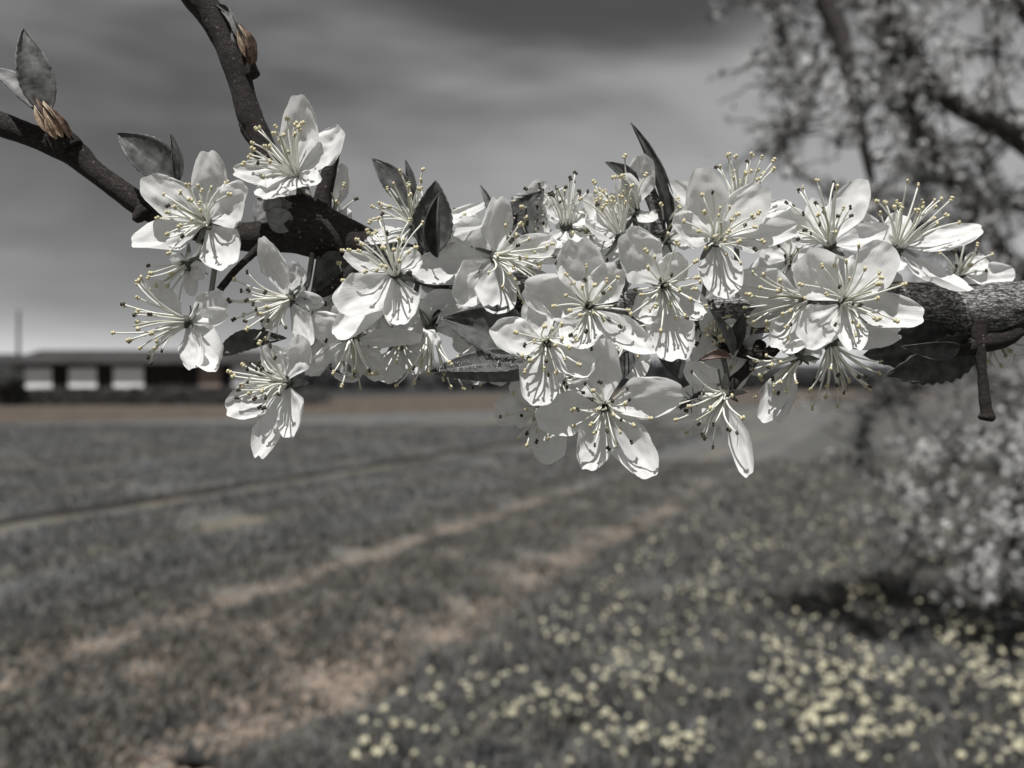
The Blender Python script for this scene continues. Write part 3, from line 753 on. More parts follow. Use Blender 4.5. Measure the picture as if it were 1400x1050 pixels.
def bdisp(amp):
    def f_(c, d, run, a_, r_):
        p = (c + d * r_) * 1100
        n1 = noise.noise(Vector((p.x * .45, p.y, p.z))); n2 = noise.noise(Vector((p.x * .25, p.y * .4, p.z * .4)) + Vector((9, 3, 1)))
        n3 = noise.noise(p * 2.3)
        return SC * (amp * 1.1 * n1 + amp * 1.6 * n2 + amp * .5 * n3)
    return f_
centre = []
for nm, rows, am, mt in (('stem', main_rows, 1.5, 'bark_old'), ('side_shoot', left_rows, 0.35, 'bark_young'), ('side_shoot', up_rows, 0.4, 'bark_young')):
    s_ = spline(brow(rows), 4 * SC)
    link(nm, mesh(nm, *tube(s_, 36, bdisp(am))[:2], M[mt]), branch)
    centre.append(s_)
centre = np.concatenate(centre)
def twig(rows, m='bark_young', name='twig', amp=.4):
    s_ = spline(brow(rows), 3 * SC)
    return link(name, mesh(name, *tube(s_, 12, bdisp(amp))[:2], M[m]), branch)
twig([(1338, 440, 22, 15), (1338, 462, 26, 10), (1341, 490, 28, 7), (1344, 520, 28, 6.4), (1347, 552, 28, 7.5), (1349, 564, 28, 8), (1349, 570, 28, 11), (1348, 575, 28, 8)])
twig([(1400, 440, 8, 16), (1375, 460, 18, 13), (1345, 468, 22, 14), (1310, 478, 22, 8), (1270, 478, 22, 5)], amp=.8)
twig([(365, 330, 15, 7), (340, 352, 20, 5), (320, 372, 22, 4.5), (300, 396, 25, 5)])
twig([(485, 365, 18, 8), (460, 390, 28, 7), (440, 402, 30, 5), (418, 408, 30, 4)])
twig([(1075, 455, 12, 9), (1050, 484, 25, 8), (1020, 484, 30, 7), (985, 474, 32, 6)])
twig([(1040, 470, 10, 8), (1025, 500, 32, 7), (1005, 520, 46, 8), (994, 532, 52, 10)])
twig([(200, 285, 10, 10), (190, 296, 12, 9), (185, 303, 12, 4)], amp=2)
twig([(438, 300, 0, 16), (442, 268, -2, 12), (450, 235, -4, 10), (458, 205, -6, 7), (460, 180, -6, 3)])
twig([(900, 320, -10, 11), (898, 290, -10, 10), (888, 262, -8, 9), (880, 240, -8, 6)], 'bark_old')
twig([(350, 195, 0, 10), (334, 172, 4, 8), (329, 166, 4, 3)], amp=1.2)
twig([(100, 205, 6, 17), (86, 190, 8, 16), (74, 172, 8, 13), (66, 158, 8, 9)], amp=1.5)
twig([(345, 105, 2, 12), (336, 84, 4, 11), (334, 70, 4, 9), (331, 58, 4, 7)], amp=.8)
twig([(610, 395, 15, 8), (600, 425, 30, 6), (592, 445, 35, 6)])
twig([(720, 415, 14, 9), (700, 440, 28, 6), (690, 465, 40, 5)])
for (px, py, z) in ((1355, 398, 20), (820, 405, 20), (560, 350, 18)):   # knobbly spurs
    twig([(px, py + 6, z - 12, 16), (px - 2, py, z, 13), (px - 3, py - 5, z + 6, 6)], 'bark_old', 'spur', 2.2)

# ---- leaves
def leaf(base, tip, width, z0, z1, fold=0.5, face=(0, 0, 1), bow=0.12, mt='leaf', curl=0.0, serr=0.028, name='leaf', shape=0.75, label=None, parent=None, twist=0.0):
    """A leaf from base to tip (photo pixels, z towards the camera); fold lifts the halves into a V."""
    nu, nv = 22, 12
    d = Vector((tip[0] - base[0], -(tip[1] - base[1]), z1 - z0)); ln = d.length; d.normalize()
    n_ = Vector(face); n_ = (n_ - d * n_.dot(d)).normalized(); s_ = d.cross(n_)
    v, uv, f = [], [], []
    for i in range(nu + 1):
        u = i / nu
        hw = width / 2 * (math.sin(math.pi * u ** shape) ** 0.85 if 0 < u < 1 else 0.0)
        hw = max(hw, 1.6 * (1 - u))
        tw = twist * u; n2 = n_ * math.cos(tw) + s_ * math.sin(tw); s2 = s_ * math.cos(tw) - n_ * math.sin(tw)
        c_ = d * ln * u + n_ * (bow * ln * 4 * u * (1 - u)) + n_ * (curl * ln * u ** 3)
        for j in range(nv + 1):
            q = 2 * j / nv - 1
            e = 1 + (serr * (1 if i % 2 else -1) if abs(q) > .99 else 0)
            ang = fold * abs(q) ** 0.7
            off = s2 * (q * hw * e * math.cos(ang)) + n2 * (abs(q) * hw * math.sin(ang))
            rip = 0.035 * width * noise.noise(Vector((u * 5, q * 2.2, base[0] * .1)))
            rip += -0.02 * width * math.exp(-(q / .09) ** 2) + .002 * width * math.sin(24 * u - 9 * abs(q) + 2 * noise.noise(Vector((u * 3, q, 4.0)))) + .02 * width * noise.noise(Vector((u * 11, q * 5, base[1] * .1)))
            v.append(c_ + off + n2 * rip); uv.append((u - .35 * abs(q), abs(q) * .1 + u))
    for i in range(nu):
        for j in range(nv):
            k = i * (nv + 1) + j; f.append((k, k + 1, k + nv + 2, k + nv + 1))
    o0 = bl(base[0], base[1], z0); sc_ = (D0 - z0 * SC) / F
    wv_ = [Vector((p.x * sc_, -p.z * sc_, p.y * sc_)) for p in v]
    par = parent or branch
    o = link(name, mesh(name, wv_, f, M[mt], True, uv), par, o0 if par is branch else o0 - par.location)
    md = o.modifiers.new('thickness', 'SOLIDIFY'); md.thickness = 0.00013; md.offset = 0
    if label: o['label'] = label
    return o, wv_
leaf((244, 250), (166, 186), 60, 8, 20, .45, (0.2, .3, .95), .05)
leaf((242, 250), (233, 181), 24, 2, 4, .9, (.7, 0, .7), .04)
leaf((64, 158), (41, 46), 52, 10, 26, .55, (.4, 0, .9), .05, 'leaf_pale', label='upright grey folded bud leaf')
leaf((66, 160), (50, 100), 26, 2, 4, .7, (-.5, .2, .8), .05)
leaf((62, 162), (-18, 92), 54, 12, 10, .6, (.3, .75, .6), .06, 'leaf_pale', label='downy pale leaf at the picture edge')
leaf((565, 285), (509, 217), 42, 6, 8, .5, (.2, .2, .95), .04)
leaf((560, 280), (554, 218), 22, 0, 0, .8, (.6, 0, .8), .04)
leaf((592, 348), (597, 249), 62, 40, 52, .45, (-.1, .1, 1), -.02)
leaf((598, 352), (602, 268), 44, 60, 78, 1.15, (-.25, .1, .95), .10)
leaf((700, 335), (742, 262), 66, 8, 16, .35, (-.4, .25, .9), .03, serr=.09, label='dark leaf with a small spider on it')
leaf((735, 470), (606, 436), 74, 46, 60, .35, (.05, .1, 1), .03, serr=.06, label='broad dark leaf at the middle of the branch')
leaf((735, 498), (590, 508), 44, 58, 74, .5, (.05, .55, .85), .05, 'leaf', label='narrow downy leaf under the broad dark one')
leaf((735, 512), (594, 512), 26, 62, 72, .3, (.0, -.3, .95), -.06, 'leaf_pale')
leaf((1345, 468), (1206, 514), 70, 4, 14, .25, (.1, -.35, .9), .03, serr=.08, label='wide dark leaf hanging under the thick end')
leaf((1352, 452), (1178, 486), 88, -14, -8, .2, (0, -.2, 1), .02, serr=.06)
leaf((1312, 476), (1225, 474), 34, 30, 44, .7, (0, -.35, .9), .06)
leaf((915, 318), (861, 170), 34, -4, 4, 1.0, (.5, .1, .8), .05, 'leaf', label='tall narrow folded leaf shoot')
leaf((872, 262), (826, 224), 30, 4, 14, .6, (0, .5, .8), .06)
leaf((300, 484), (392, 462), 40, 40, 40, .5, (0, .5, .9), .08)
leaf((478, 352), (432, 402), 62, 10, 26, .4, (.3, -.2, .9), .08)
leaf((378, 300), (352, 272), 46, 26, 30, .3, (0, .1, 1), .05, 'leaf_pale')
leaf((398, 314), (366, 288), 36, 30, 40, .3, (.2, .1, 1), -.05, 'leaf_pale')
leaf((672, 300), (656, 252), 18, 0, 0, 1.0, (.4, 0, .9), .04, 'leaf_pale')
leaf((1004, 480), (1016, 428), 30, 44, 52, .8, (-.3, .2, .9), .06, 'leaf', label=None)
leaf((1002, 486), (968, 424), 24, 50, 60, .9, (.4, .1, .9), .05, 'leaf_pale')
leaf((1000, 490), (952, 494), 22, 56, 66, .8, (.1, .6, .7), .10, 'leaf_red', label='small bronze tipped young leaf')
leaf((450, 500), (492, 516), 24, 30, 34, .5, (0, .4, .9), .06)
leaf((520, 395), (470, 415), 30, 20, 24, .5, (0, .3, .9), .06)
leaf((690, 460), (655, 425), 30, 10, 12, .5, (0, .3, .9), .06)
leaf((860, 480), (848, 520), 26, 12, 16, .5, (0, .1, 1), .06)
leaf((760, 330), (775, 370), 44, -6, -4, .4, (0, .2, 1), .05)
leaf((640, 420), (600, 395), 40, 0, 6, .4, (0, .2, 1), .05)
leaf((905, 470), (930, 520), 40, 4, 8, .4, (.2, .2, 1), .05)
leaf((440, 430), (470, 470), 40, 10, 12, .4, (.1, .2, 1), .05)
# downy hairs on the narrow leaf
hv3, hf3 = [], []
for k in range(420):
    u = rnd.uniform(.08, .97); q = rnd.uniform(-.9, .6)
    b0 = Vector((735 + (590 - 735) * u, 498 + 10 * u, 58 + 16 * u)) ; wv0 = 20 * math.sin(math.pi * u ** .75) ** .85
    p0 = bl(b0.x, b0.y + q * wv0 * .75 - 4, b0.z + 9); l_ = rnd.uniform(3, 7)
    dvec = Vector((rnd.uniform(-.6, .2), rnd.uniform(-.4, .9), rnd.uniform(.3, 1))).normalized() * l_
    w1 = L2W(dvec.x, dvec.y, dvec.z); sv_ = L2W(.35, .1, 0); k0 = len(hv3)
    hv3 += [p0 - sv_, p0 + sv_, p0 + w1]; hf3.append((k0, k0 + 1, k0 + 2))
o = link('leaf_hairs', mesh('leaf_hairs', hv3, hf3, M['fuzz']), branch); tag(o, kind='stuff')

# ---- buds with scales
def bud(pts, scales, label):
    s_ = spline(brow(pts), 2.5 * SC)
    o = link('bud', mesh('bud', *tube(s_, 14, bdisp(.5))[:2], M['scale_dark']), branch); o['label'] = label
    for (b_, t_, w_, z_, m_, fc) in scales:
        leaf(b_, t_, w_, z_, z_ + 5, .7, fc, .10, m_, 0, 0, 'bud_scale', .7, None, o)
bud([(340, 92, 4, 5), (342, 80, 6, 9), (340, 62, 6, 9.5), (333, 46, 6, 7), (325, 34, 6, 4)],
    [((344, 84), (328, 36), 20, 10, 'scale', (0, 0, 1)), ((346, 76), (334, 40), 16, 13, 'scale_dark', (.7, .2, .6)), ((338, 62), (316, 14), 15, 12, 'leaf_pale', (-.4, .2, .8)),
     ((334, 58), (300, 12), 14, 6, 'leaf_pale', (.3, .3, .8)), ((342, 90), (337, 58), 14, 15, 'scale_dark', (.5, 0, .9)), ((330, 74), (318, 44), 9, 8, 'leaf_pale', (-.3, 0, .9)), ((312, 20), (296, 8), 13, 6, 'leaf', (.1, .4, .8))],
    'brown scaly bud with a pale tip on the upper shoot')
bud([(98, 196, 8, 8), (84, 180, 12, 12), (70, 160, 12, 11), (62, 148, 12, 6)],
    [((86, 188), (62, 140), 18, 24, 'scale', (.2, 0, 1)), ((74, 184), (50, 146), 16, 24, 'scale', (-.3, 0, 1)), ((96, 190), (68, 148), 15, 20, 'scale_dark', (.6, .2, .7)), ((80, 176), (52, 136), 12, 26, 'scale_dark', (0, .2, 1)), ((78, 190), (66, 158), 14, 28, 'scale', (0, -.2, 1))],
    'brown scaly bud holding two leaves on the left shoot')

# ------------------------------------------------------------------ blossoms
def anther_mesh(m, seed, sc):
    g = random.Random(seed)
    v, f = [], []
    for s_ in (-1, 1):
        k = len(v)
        for p in ICO_V: v.append((p[0] * 1.75 * sc + s_ * 1.35 * sc, p[1] * 1.6 * sc, p[2] * 2.6 * sc))
        f += [tuple(i + k for i in q) for q in ICO_F]
    return mesh('anther', [Vector(p) * SC for p in v], f, m)
AN = [anther_mesh(M['anther'], 1, 1.32), anther_mesh(M['anther'], 2, 1.12), anther_mesh(M['anther_dark'], 3, 1.2), anther_mesh(M['anther_dark'], 4, 1.05)]
pet_lib = random.Random(77)

def petal_mesh(d, n_, ln, wd, sc_, seed, cup=.22, bow=.10, curl=0.0):
    g = random.Random(seed)
    nu, nv = 22, 18
    s_ = d.cross(n_).normalized()
    notch = g.choice((0, 0, .02, .04, .07)); rim = g.uniform(.40, .52); am = g.uniform(.03, .10) * wd; k1 = g.uniform(5, 9); p1 = g.uniform(0, 6); p2 = g.uniform(0, 6)
    skew = g.uniform(-.07, .07); twist = g.uniform(-.4, .4); tipcurl = curl + g.uniform(-.05, .10); asym = g.uniform(-.12, .12)
    o_ = Vector((g.uniform(0, 50), g.uniform(0, 50), 0))
    v, uv, f = [], [], []
    for i in range(nu + 1):
        t_ = i / nu
        if t_ < .66: hw = .10 + .90 * math.sin(.5 * math.pi * t_ / .66) ** 1.15
        else: hw = 1 - .10 * ((t_ - .66) / .34) ** 2
        hw *= wd / 2
        for j in range(nv + 1):
            q = 2 * j / nv - 1
            # the last rows stay broad so that the rim is rounded, not pointed
            edge = 1 - rim * (1 - math.sqrt(max(0.0, 1 - .985 * q * q))) * min(1, t_ * 1.2) - notch * math.exp(-(q / .24) ** 2) * t_ ** 6
            edge += (.012 * math.sin(q * 9 + p2) + .018 * noise.noise(Vector((q * 3.0, 7.0, 1)) + o_)) * t_ ** 3
            x = ln * t_ * edge; y = hw * q * (1 + asym * (1 if q > 0 else -1) * t_)
            y += skew * ln * t_ * t_
            z = -bow * ln * 4 * t_ * (1 - t_) + cup * wd * .5 * (q * q) * math.sin(math.pi * min(1, t_ * 1.05)) + tipcurl * ln * t_ ** 4
            z += am * abs(q) ** 2 * t_ * math.sin(k1 * t_ + p1 + (1.7 if q > 0 else 0)) + twist * y * t_
            nn = noise.noise(Vector((t_ * 2.6, q * 1.6, 0)) + o_); n2 = noise.noise(Vector((t_ * 7, q * 4, 3)) + o_)
            z += wd * (.10 * nn + .04 * n2 + .016 * noise.noise(Vector((t_ * 15, q * 8, 6)) + o_)) * min(1, t_ * 3)
            z -= .02 * wd * math.exp(-(q / .12) ** 2) * (1 - t_)
            p = d * x + s_ * y + n_ * z
            v.append(Vector((p.x * sc_, -p.z * sc_, p.y * sc_))); uv.append((t_, q * .5 / (.35 + t_)))
    for i in range(nu):
        for j in range(nv):
            k = i * (nv + 1) + j; f.append((k, k + 1, k + nv + 2, k + nv + 1))
    return mesh('petal', v, f, M['petal'], True, uv)

def simple_tube(pts, r0, r1, sides, sc_):
    n = len(pts)
    rows = np.array([(p.x * sc_, -p.z * sc_, p.y * sc_, (r0 + (r1 - r0) * i / (n - 1)) * sc_) for i, p in enumerate(pts)])
    return tube(rows, sides)

BRP = np.array([tuple(r_[:3]) for r_ in centre]); BRR = centre[:, 3]
count = [0]
def blossom(c, z, axis, petals, label, n_st=24, st_len=62, cone=58, dark=.25, st_axis=None, L0=86, sepals=True, pist=True, ped=True):
    """c: centre in photo pixels; z: pixels in front of the branch; petals: (tip x, tip y, width[, dz]) in photo pixels."""
    count[0] += 1; sd_ = count[0] * 100; g = random.Random(sd_)
    dep = D0 - z * SC; sc_ = dep / F
    A = Vector(axis).normalized()
    root = empty('blossom', P(c[0], c[1], dep))
    tag(root, label, 'blossom', 'white blossoms on the branch')
    cam_v = Vector((0, 0, 1))
    for k, pt in enumerate(petals):
        dx, dy = pt[0] - c[0], -(pt[1] - c[1]); p2 = math.hypot(dx, dy)
        if len(pt) > 3 and pt[3] is not None: dz = pt[3]
        else: dz = min(48, math.sqrt(max(16 ** 2, L0 ** 2 - p2 ** 2)))
        d = Vector((dx, dy, dz)); ln = d.length; d.normalize()
        n_ = A * .62 + cam_v * .42
        n_ = n_ - d * n_.dot(d)
        if n_.length < .2: n_ = cam_v - d * cam_v.dot(d) + Vector((0, .3, 0))
        n_.normalize()
        curl = pt[4] if len(pt) > 4 else 0.0
        st = d * 4
        me = petal_mesh(d, n_, ln * 1.03, pt[2] * 0.99, sc_, sd_ + k, cup=g.uniform(.14, .30), bow=g.uniform(.07, .13), curl=curl)
        link('petal', me, root, Vector((st.x, -st.z, st.y)) * sc_ - Vector((A.x, -A.z, A.y)) * (2.0 * sc_ * (k % 2)))
    # frame round the axis
    U_ = A.orthogonal().normalized(); V_ = A.cross(U_)
    # cup
    prof = [(-9, 2.5), (-8, 6), (-4, 8.5), (0, 9.5), (2, 9.0), (1, 6.5), (-3, 3.5)]
    cv, cf = [], []
    for zz, rr in prof:
        for i in range(12):
            p = A * zz + (U_ * math.cos(i * math.pi / 6) + V_ * math.sin(i * math.pi / 6)) * rr
            cv.append(Vector((p.x, -p.z, p.y)) * sc_)
    for j in range(len(prof) - 1):
        for i in range(12):
            i2 = (i + 1) % 12; cf.append((j * 12 + i, j * 12 + i2, (j + 1) * 12 + i2, (j + 1) * 12 + i))
    cf.append(tuple(range(12))[::-1]); cf.append(tuple((len(prof) - 1) * 12 + i for i in range(12)))
    cup_o = link('flower_cup', mesh('flower_cup', cv, cf, M['cup']), root)
    # sepals
    if sepals:
        for i in range(5):
            a_ = 2 * math.pi * (i + .5) / 5 + g.uniform(-.2, .2)
            d = (U_ * math.cos(a_) + V_ * math.sin(a_) - A * g.uniform(.25, .9)).normalized()
            n_ = (A - d * A.dot(d)).normalized()
            sv_, sf_ = [], []; s_ = d.cross(n_); ln = g.uniform(22, 28)
            for u in range(7):
                t_ = u / 6; hw = 6.2 * (1 - t_ ** 2.2) ** .8 + .2
                for q in (-1, -.5, 0, .5, 1):
                    p = A * -4 + d * (6 + ln * t_) + s_ * (hw * q) + n_ * (1.8 * q * q + 3 * t_ * t_ * g.choice((1, 1)) - 1.5 * math.sin(3 * t_))
                    sv_.append(Vector((p.x, -p.z, p.y)) * sc_)
            for u in range(6):
                for q in range(4):
                    k = u * 5 + q; sf_.append((k, k + 1, k + 6, k + 5))
            link('sepal', mesh('sepal', sv_, sf_, M['sepal']), root)
    # pistil
    if pist:
        tp = A * (st_len * .78) + U_ * g.uniform(-8, 8) + V_ * g.uniform(-8, 8)
        pts = [A * -2, A * 8, A * (st_len * .4) + tp * .05, tp]
        pts = [Vector(p[:3]) for p in spline([(*p, 0) for p in pts], 5)]
        v_, f_, _ = simple_tube(pts, 1.9, 1.2, 6, sc_)
        po = link('pistil', mesh('pistil', v_, f_, M['style']), root)
        link('stigma', mesh('stigma', [Vector((p[0] * 2.3, p[1] * 2.3, p[2] * 1.5)) * sc_ for p in ICO_V], ICO_F.tolist(), M['style']), po, Vector((tp.x, -tp.z, tp.y)) * sc_)
    # stamens
    SA = Vector(st_axis).normalized() if st_axis else A
    SU = SA.orthogonal().normalized(); SV = SA.cross(SU)
    for i in range(n_st):
        a_ = 2 * math.pi * (i * .618) + g.uniform(-.25, .25)
        th = math.radians(cone) * math.sqrt((i + .5) / n_st) * g.uniform(.75, 1.15) + .05
        d = SA * math.cos(th) + (SU * math.cos(a_) + SV * math.sin(a_)) * math.sin(th)
        l_ = st_len * g.uniform(.62, 1.12)
        p0 = (SU * math.cos(a_) + SV * math.sin(a_)) * 6.5 + A * .5
        tp = d * l_
        md_ = p0 + (SA * .55 + d * .45) * l_ * .5 + Vector((g.gauss(0, 4), g.gauss(0, 4), g.gauss(0, 4)))
        pts = []
        for u in range(7):
            t_ = u / 6; pts.append(p0 * (1 - t_) ** 2 + md_ * 2 * t_ * (1 - t_) + tp * t_ * t_)
        v_, f_, _ = simple_tube(pts, 1.65, 1.0, 6, sc_)
        so_ = link('stamen', mesh('stamen', v_, f_, M['filament']), root)
        isd = g.random() < dark
        an = link('anther', AN[(2 if isd else 0) + (g.random() < .45)], so_, Vector((tp.x, -tp.z, tp.y)) * sc_)
        dv = Vector((tp.x, -tp.z, tp.y)) - Vector((md_.x, -md_.z, md_.y))
        an.rotation_euler = (dv.normalized() + Vector((g.gauss(0, .5), g.gauss(0, .5), g.gauss(0, .5)))).to_track_quat('X', 'Z').to_euler()
    # stalk back to the branch
    if ped:
        e = P(c[0], c[1], dep) - BR
        dd = np.linalg.norm(BRP - np.array(e), axis=1) - BRR; i = int(np.argmin(dd + g.uniform(0, 4) * SC))
        tgt = (Vector(BRP[i]) - e) / sc_; tgt = Vector((tgt.x, tgt.z, -tgt.y))
        b0 = A * -7
        out = (-A * 30 + tgt * .25)
        pts = [Vector(p[:3]) for p in spline([(*b0, 0), (*(b0 * .5 + out * .6), 0), (*(tgt * .62 + out * .25), 0), (*tgt, 0)], 6)]
        v_, f_, _ = simple_tube(pts, 4.0, 3.6, 8, sc_)
        link('flower_stalk', mesh('flower_stalk', v_, f_, M['sepal']), root)
    return root

blossom((282, 304), 62, (-.25, .2, .95), [(206, 252, 56), (296, 214, 58), (350, 272, 60), (327, 366, 62), (192, 335, 60)],
        'wide open blossom at the left fork, its five petals spread flat', cone=62, st_len=66, dark=.08, st_axis=(-.3, .4, .85))
blossom((404, 239), 46, (-.15, .55, .8), [(408, 142, 56, 12), (463, 180, 62, 14), (428, 262, 52, 45), (372, 274, 56, 40), (332, 236, 44, 25)],
        'topmost open blossom, against the upper shoot', cone=50, st_len=78, dark=.05, st_axis=(-.4, .62, .65))
blossom((253, 440), 55, (-.85, -.02, .45), [(308, 407, 44, 10), (320, 430, 28, 30), (322, 498, 52, 22, .2), (272, 499, 46, 25), (206, 386, 28, -10)],
        'side facing blossom at the far left, stamens pointing left', cone=52, st_len=82, dark=.5, st_axis=(-.9, -.08, .4))
blossom((394, 411), 62, (-.7, -.3, .6), [(364, 330, 54, 10), (405, 364, 34, 10), (430, 472, 42, 20), (440, 412, 28, 15), (352, 440, 30, -20)],
        'side facing blossom below the fork with one large grey upright petal', cone=50, st_len=70, dark=.65, st_axis=(-.75, -.35, .5))
blossom((390, 523), 86, (-.5, -.1, .85), [(418, 462, 44, 25), (408, 592, 50, 24), (366, 624, 42, 8), (315, 555, 54, 12), (368, 474, 40, 5)],
        'lowest blossom on the left, one petal brilliantly sunlit', cone=55, st_len=72, dark=.6, st_axis=(-.75, .1, .6))
blossom((540, 373), 80, (0, .55, .8), [(473, 426, 62, 40), (552, 447, 60, 45), (468, 462, 58, 5), (476, 352, 34, 8), (566, 345, 44, -10)],
        'blossom with two broad petals hanging down, beside the folded young leaf', cone=58, st_len=72, dark=.04, st_axis=(-.2, .65, .7))
blossom((567, 307), 14, (-.2, .85, .4), [(516, 337, 40, 30), (655, 273, 30, 5), (662, 314, 34, 25), (560, 262, 40, -30)],
        'blossom behind the folded young leaf, stamens spraying upward', cone=62, st_len=74, dark=.08, st_axis=(-.35, .85, .35))
blossom((679, 352), 42, (.5, -.05, .85), [(568, 366, 58, 14), (628, 408, 60, 25), (676, 276, 46, 12), (756, 336, 44, 5), (690, 428, 60, 18)],
        'blossom left of the middle with large shaded grey petals', cone=52, st_len=72, dark=.15, st_axis=(.75, -.25, .6))
blossom((805, 420), 78, (.02, .05, 1), [(793, 332, 70, 16), (716, 406, 60, 20), (782, 474, 62, 38), (882, 480, 46, 18), (846, 372, 52, 8)],
        'open blossom at the centre with a dark cup facing the viewer', cone=70, st_len=60, dark=.45)
blossom((908, 391), 64, (0, -.05, 1), [(846, 331, 72, 28), (926, 356, 44, 24), (920, 494, 64, 22), (880, 438, 50, 4), (960, 427, 50, 8)],
        'blossom right of the centre, stamens fanned over its long lower petal', cone=66, st_len=68, dark=.18, st_axis=(0, -.35, .95))
blossom((747, 468), 96, (-.05, .1, 1), [(678, 462, 58, 26), (733, 550, 64, 24), (803, 508, 50, 10), (790, 448, 44, -6), (730, 414, 44, -8)],
        'blossom with a striped sunlit lower petal, right of the broad dark leaf', cone=58, st_len=58, dark=.3, st_axis=(0, -.3, .95), n_st=18)
blossom((827, 557), 86, (-.05, -.05, 1), [(827, 468, 48, 14), (738, 567, 62, 16), (800, 636, 54, 0), (887, 645, 60, 12), (923, 530, 62, 16, .12)],
        'lowest open blossom at the centre, facing the viewer in shade', cone=60, st_len=66, dark=.5, st_axis=(-.05, -.25, .95))
blossom((742, 560), 36, (-.4, -.25, .8), [(680, 563, 52, 10), (757, 628, 58, 30), (706, 520, 44, 0), (790, 575, 50, 0)],
        'shaded blossom half hidden behind the striped lower petal', cone=60, st_len=62, dark=.7, n_st=14, st_axis=(-.7, -.5, .4))
blossom((979, 329), 68, (0, .2, .97), [(946, 244, 62, 18), (1032, 258, 64, 18), (1080, 321, 44, 22), (985, 405, 62, 26), (916, 309, 54, 30)],
        'large open blossom right of the tall narrow leaf shoot', cone=58, st_len=66, dark=.12, st_axis=(.1, .3, .9))
blossom((1010, 296), 20, (.05, .95, .25), [(1072, 280, 46, 12), (962, 262, 46, -10), (925, 245, 40, -14), (1020, 250, 42, -10)],
        'blossom standing up behind the large open one, anthers above it', cone=38, st_len=78, dark=.12, st_axis=(.02, .98, .18))
blossom((1134, 333), 28, (-.3, .55, .65), [(1174, 246, 54, -8), (1200, 322, 36, 26), (1060, 296, 44, 5), (1088, 376, 48, 10), (1120, 270, 40, -30)],
        'blossom with one tall white petal, between two neighbours on the right', cone=52, st_len=80, dark=.65, st_axis=(-.5, .65, .45))
blossom((1154, 413), 82, (.08, .15, 1), [(1090, 356, 66, 16), (1208, 338, 64, 14), (1248, 434, 54, 22), (1093, 472, 62, 34), (1146, 476, 46, 45)],
        'open blossom over the thick end of the branch, facing the viewer', cone=64, st_len=70, dark=.08)
blossom((1228, 338), 18, (.3, .75, .55), [(1325, 318, 46, 25), (1298, 400, 58, 42), (1178, 298, 34, 5), (1196, 372, 40, 35), (1250, 290, 44, -30)],
        'rightmost upright blossom, long stamens rising in a fan', cone=48, st_len=88, dark=.05, st_axis=(.2, .85, .4), n_st=22)
blossom((1101, 409), 48, (-.85, .05, .5), [(1012, 382, 58, -10), (1054, 482, 54, 30), (1104, 352, 40, 0), (1035, 440, 40, -25)],
        'side facing blossom with long stamens reaching left, under the large open one', cone=42, st_len=92, dark=.2, st_axis=(-.88, -.18, .38), n_st=22)
blossom((1137, 475), 42, (.15, -.9, .35), [(1066, 480, 36, 25), (1218, 462, 40, 20), (1160, 440, 44, -10)],
        'blossom hanging face down, its stamens pointing at the ground', cone=52, st_len=80, dark=.5, st_axis=(.15, -.92, .35), n_st=22)
blossom((1088, 492), 44, (-.6, -.6, .4), [(1042, 572, 38, 18), (1062, 574, 28, -10), (1120, 470, 38, -5), (1100, 440, 30, 10)],
        'small drooping blossom with one bright petal, beside the face down one', cone=36, st_len=74, dark=.4, st_axis=(-.8, -.42, .4), n_st=16)
blossom((988, 541), 58, (-.55, -.55, .6), [(1007, 645, 34, 22), (944, 500, 40, -5), (930, 545, 44, -20), (1004, 610, 26, -5)],
        'lowest blossom on the right, with a small dark insect on it', cone=55, st_len=78, dark=.6, st_axis=(-.6, -.45, .55), n_st=20)
blossom((847, 320), 16, (-.25, .85, .35), [(808, 268, 48, -5), (840, 262, 46, -10), (800, 316, 46, 30), (870, 335, 40, 34)],
        'upright blossom behind the central ones, anthers bunched at its top', cone=36, st_len=70, dark=.05, st_axis=(-.3, .92, .3), n_st=22)
blossom((866, 288), 8, (-.3, .4, .7), [(876, 221, 46, 14), (849, 246, 32, 20), (890, 306, 26, 20)],
        'small blossom with one cupped petal at the foot of the tall leaf shoot', cone=50, st_len=70, dark=.1, st_axis=(-.55, .75, .4), n_st=8)
blossom((774, 308), 6, (-.1, .9, .3), [(758, 276, 40, 0), (742, 342, 44, 22), (806, 300, 34, 10), (790, 340, 40, 34)],
        'blossom left of the central cluster, dark anthers against the sky', cone=36, st_len=66, dark=.75, st_axis=(-.05, .97, .2), n_st=12)
blossom((722, 330), -6, (-.2, .6, .7), [(700, 290, 40, 0), (760, 352, 44, 18), (700, 372, 40, 16), (742, 300, 40, -6)],
        'half hidden blossom below the dark leaf with the spider', cone=50, st_len=56, dark=.2, n_st=14)
blossom((588, 453), 36, (.1, -.85, .45), [(612, 402, 60, 12), (560, 420, 46, 5), (642, 430, 50, 0), (600, 470, 34, 40)],
        'blossom hanging below the middle, stamens dangling straight down', cone=34, st_len=86, dark=.3, st_axis=(.08, -.95, .3), n_st=18)
blossom((483, 466), 44, (.1, -.8, .5), [(430, 438, 50, 12), (420, 506, 26, 12), (574, 466, 34, 26), (470, 520, 50, -6), (516, 516, 44, -10), (462, 424, 40, 10)],
        'blossom hanging below the two broad petals, facing down', cone=36, st_len=72, dark=.25, st_axis=(.2, -.85, .45), n_st=12)
blossom((253, 364), 22, (-.5, -.6, .5), [(280, 376, 28, 10), (262, 400, 22, -5), (232, 352, 28, -6)],
        'small half hidden blossom under the wide open left one', cone=42, st_len=52, dark=.1, st_axis=(-.6, -.65, .4), n_st=10)
blossom((454, 292), -24, (.3, .5, .5), [(470, 231, 30, 0), (452, 244, 26, -10), (478, 296, 24, 5)],
        'small blossom behind the knobbly fork, one petal upright', cone=40, st_len=40, dark=.1, n_st=6)
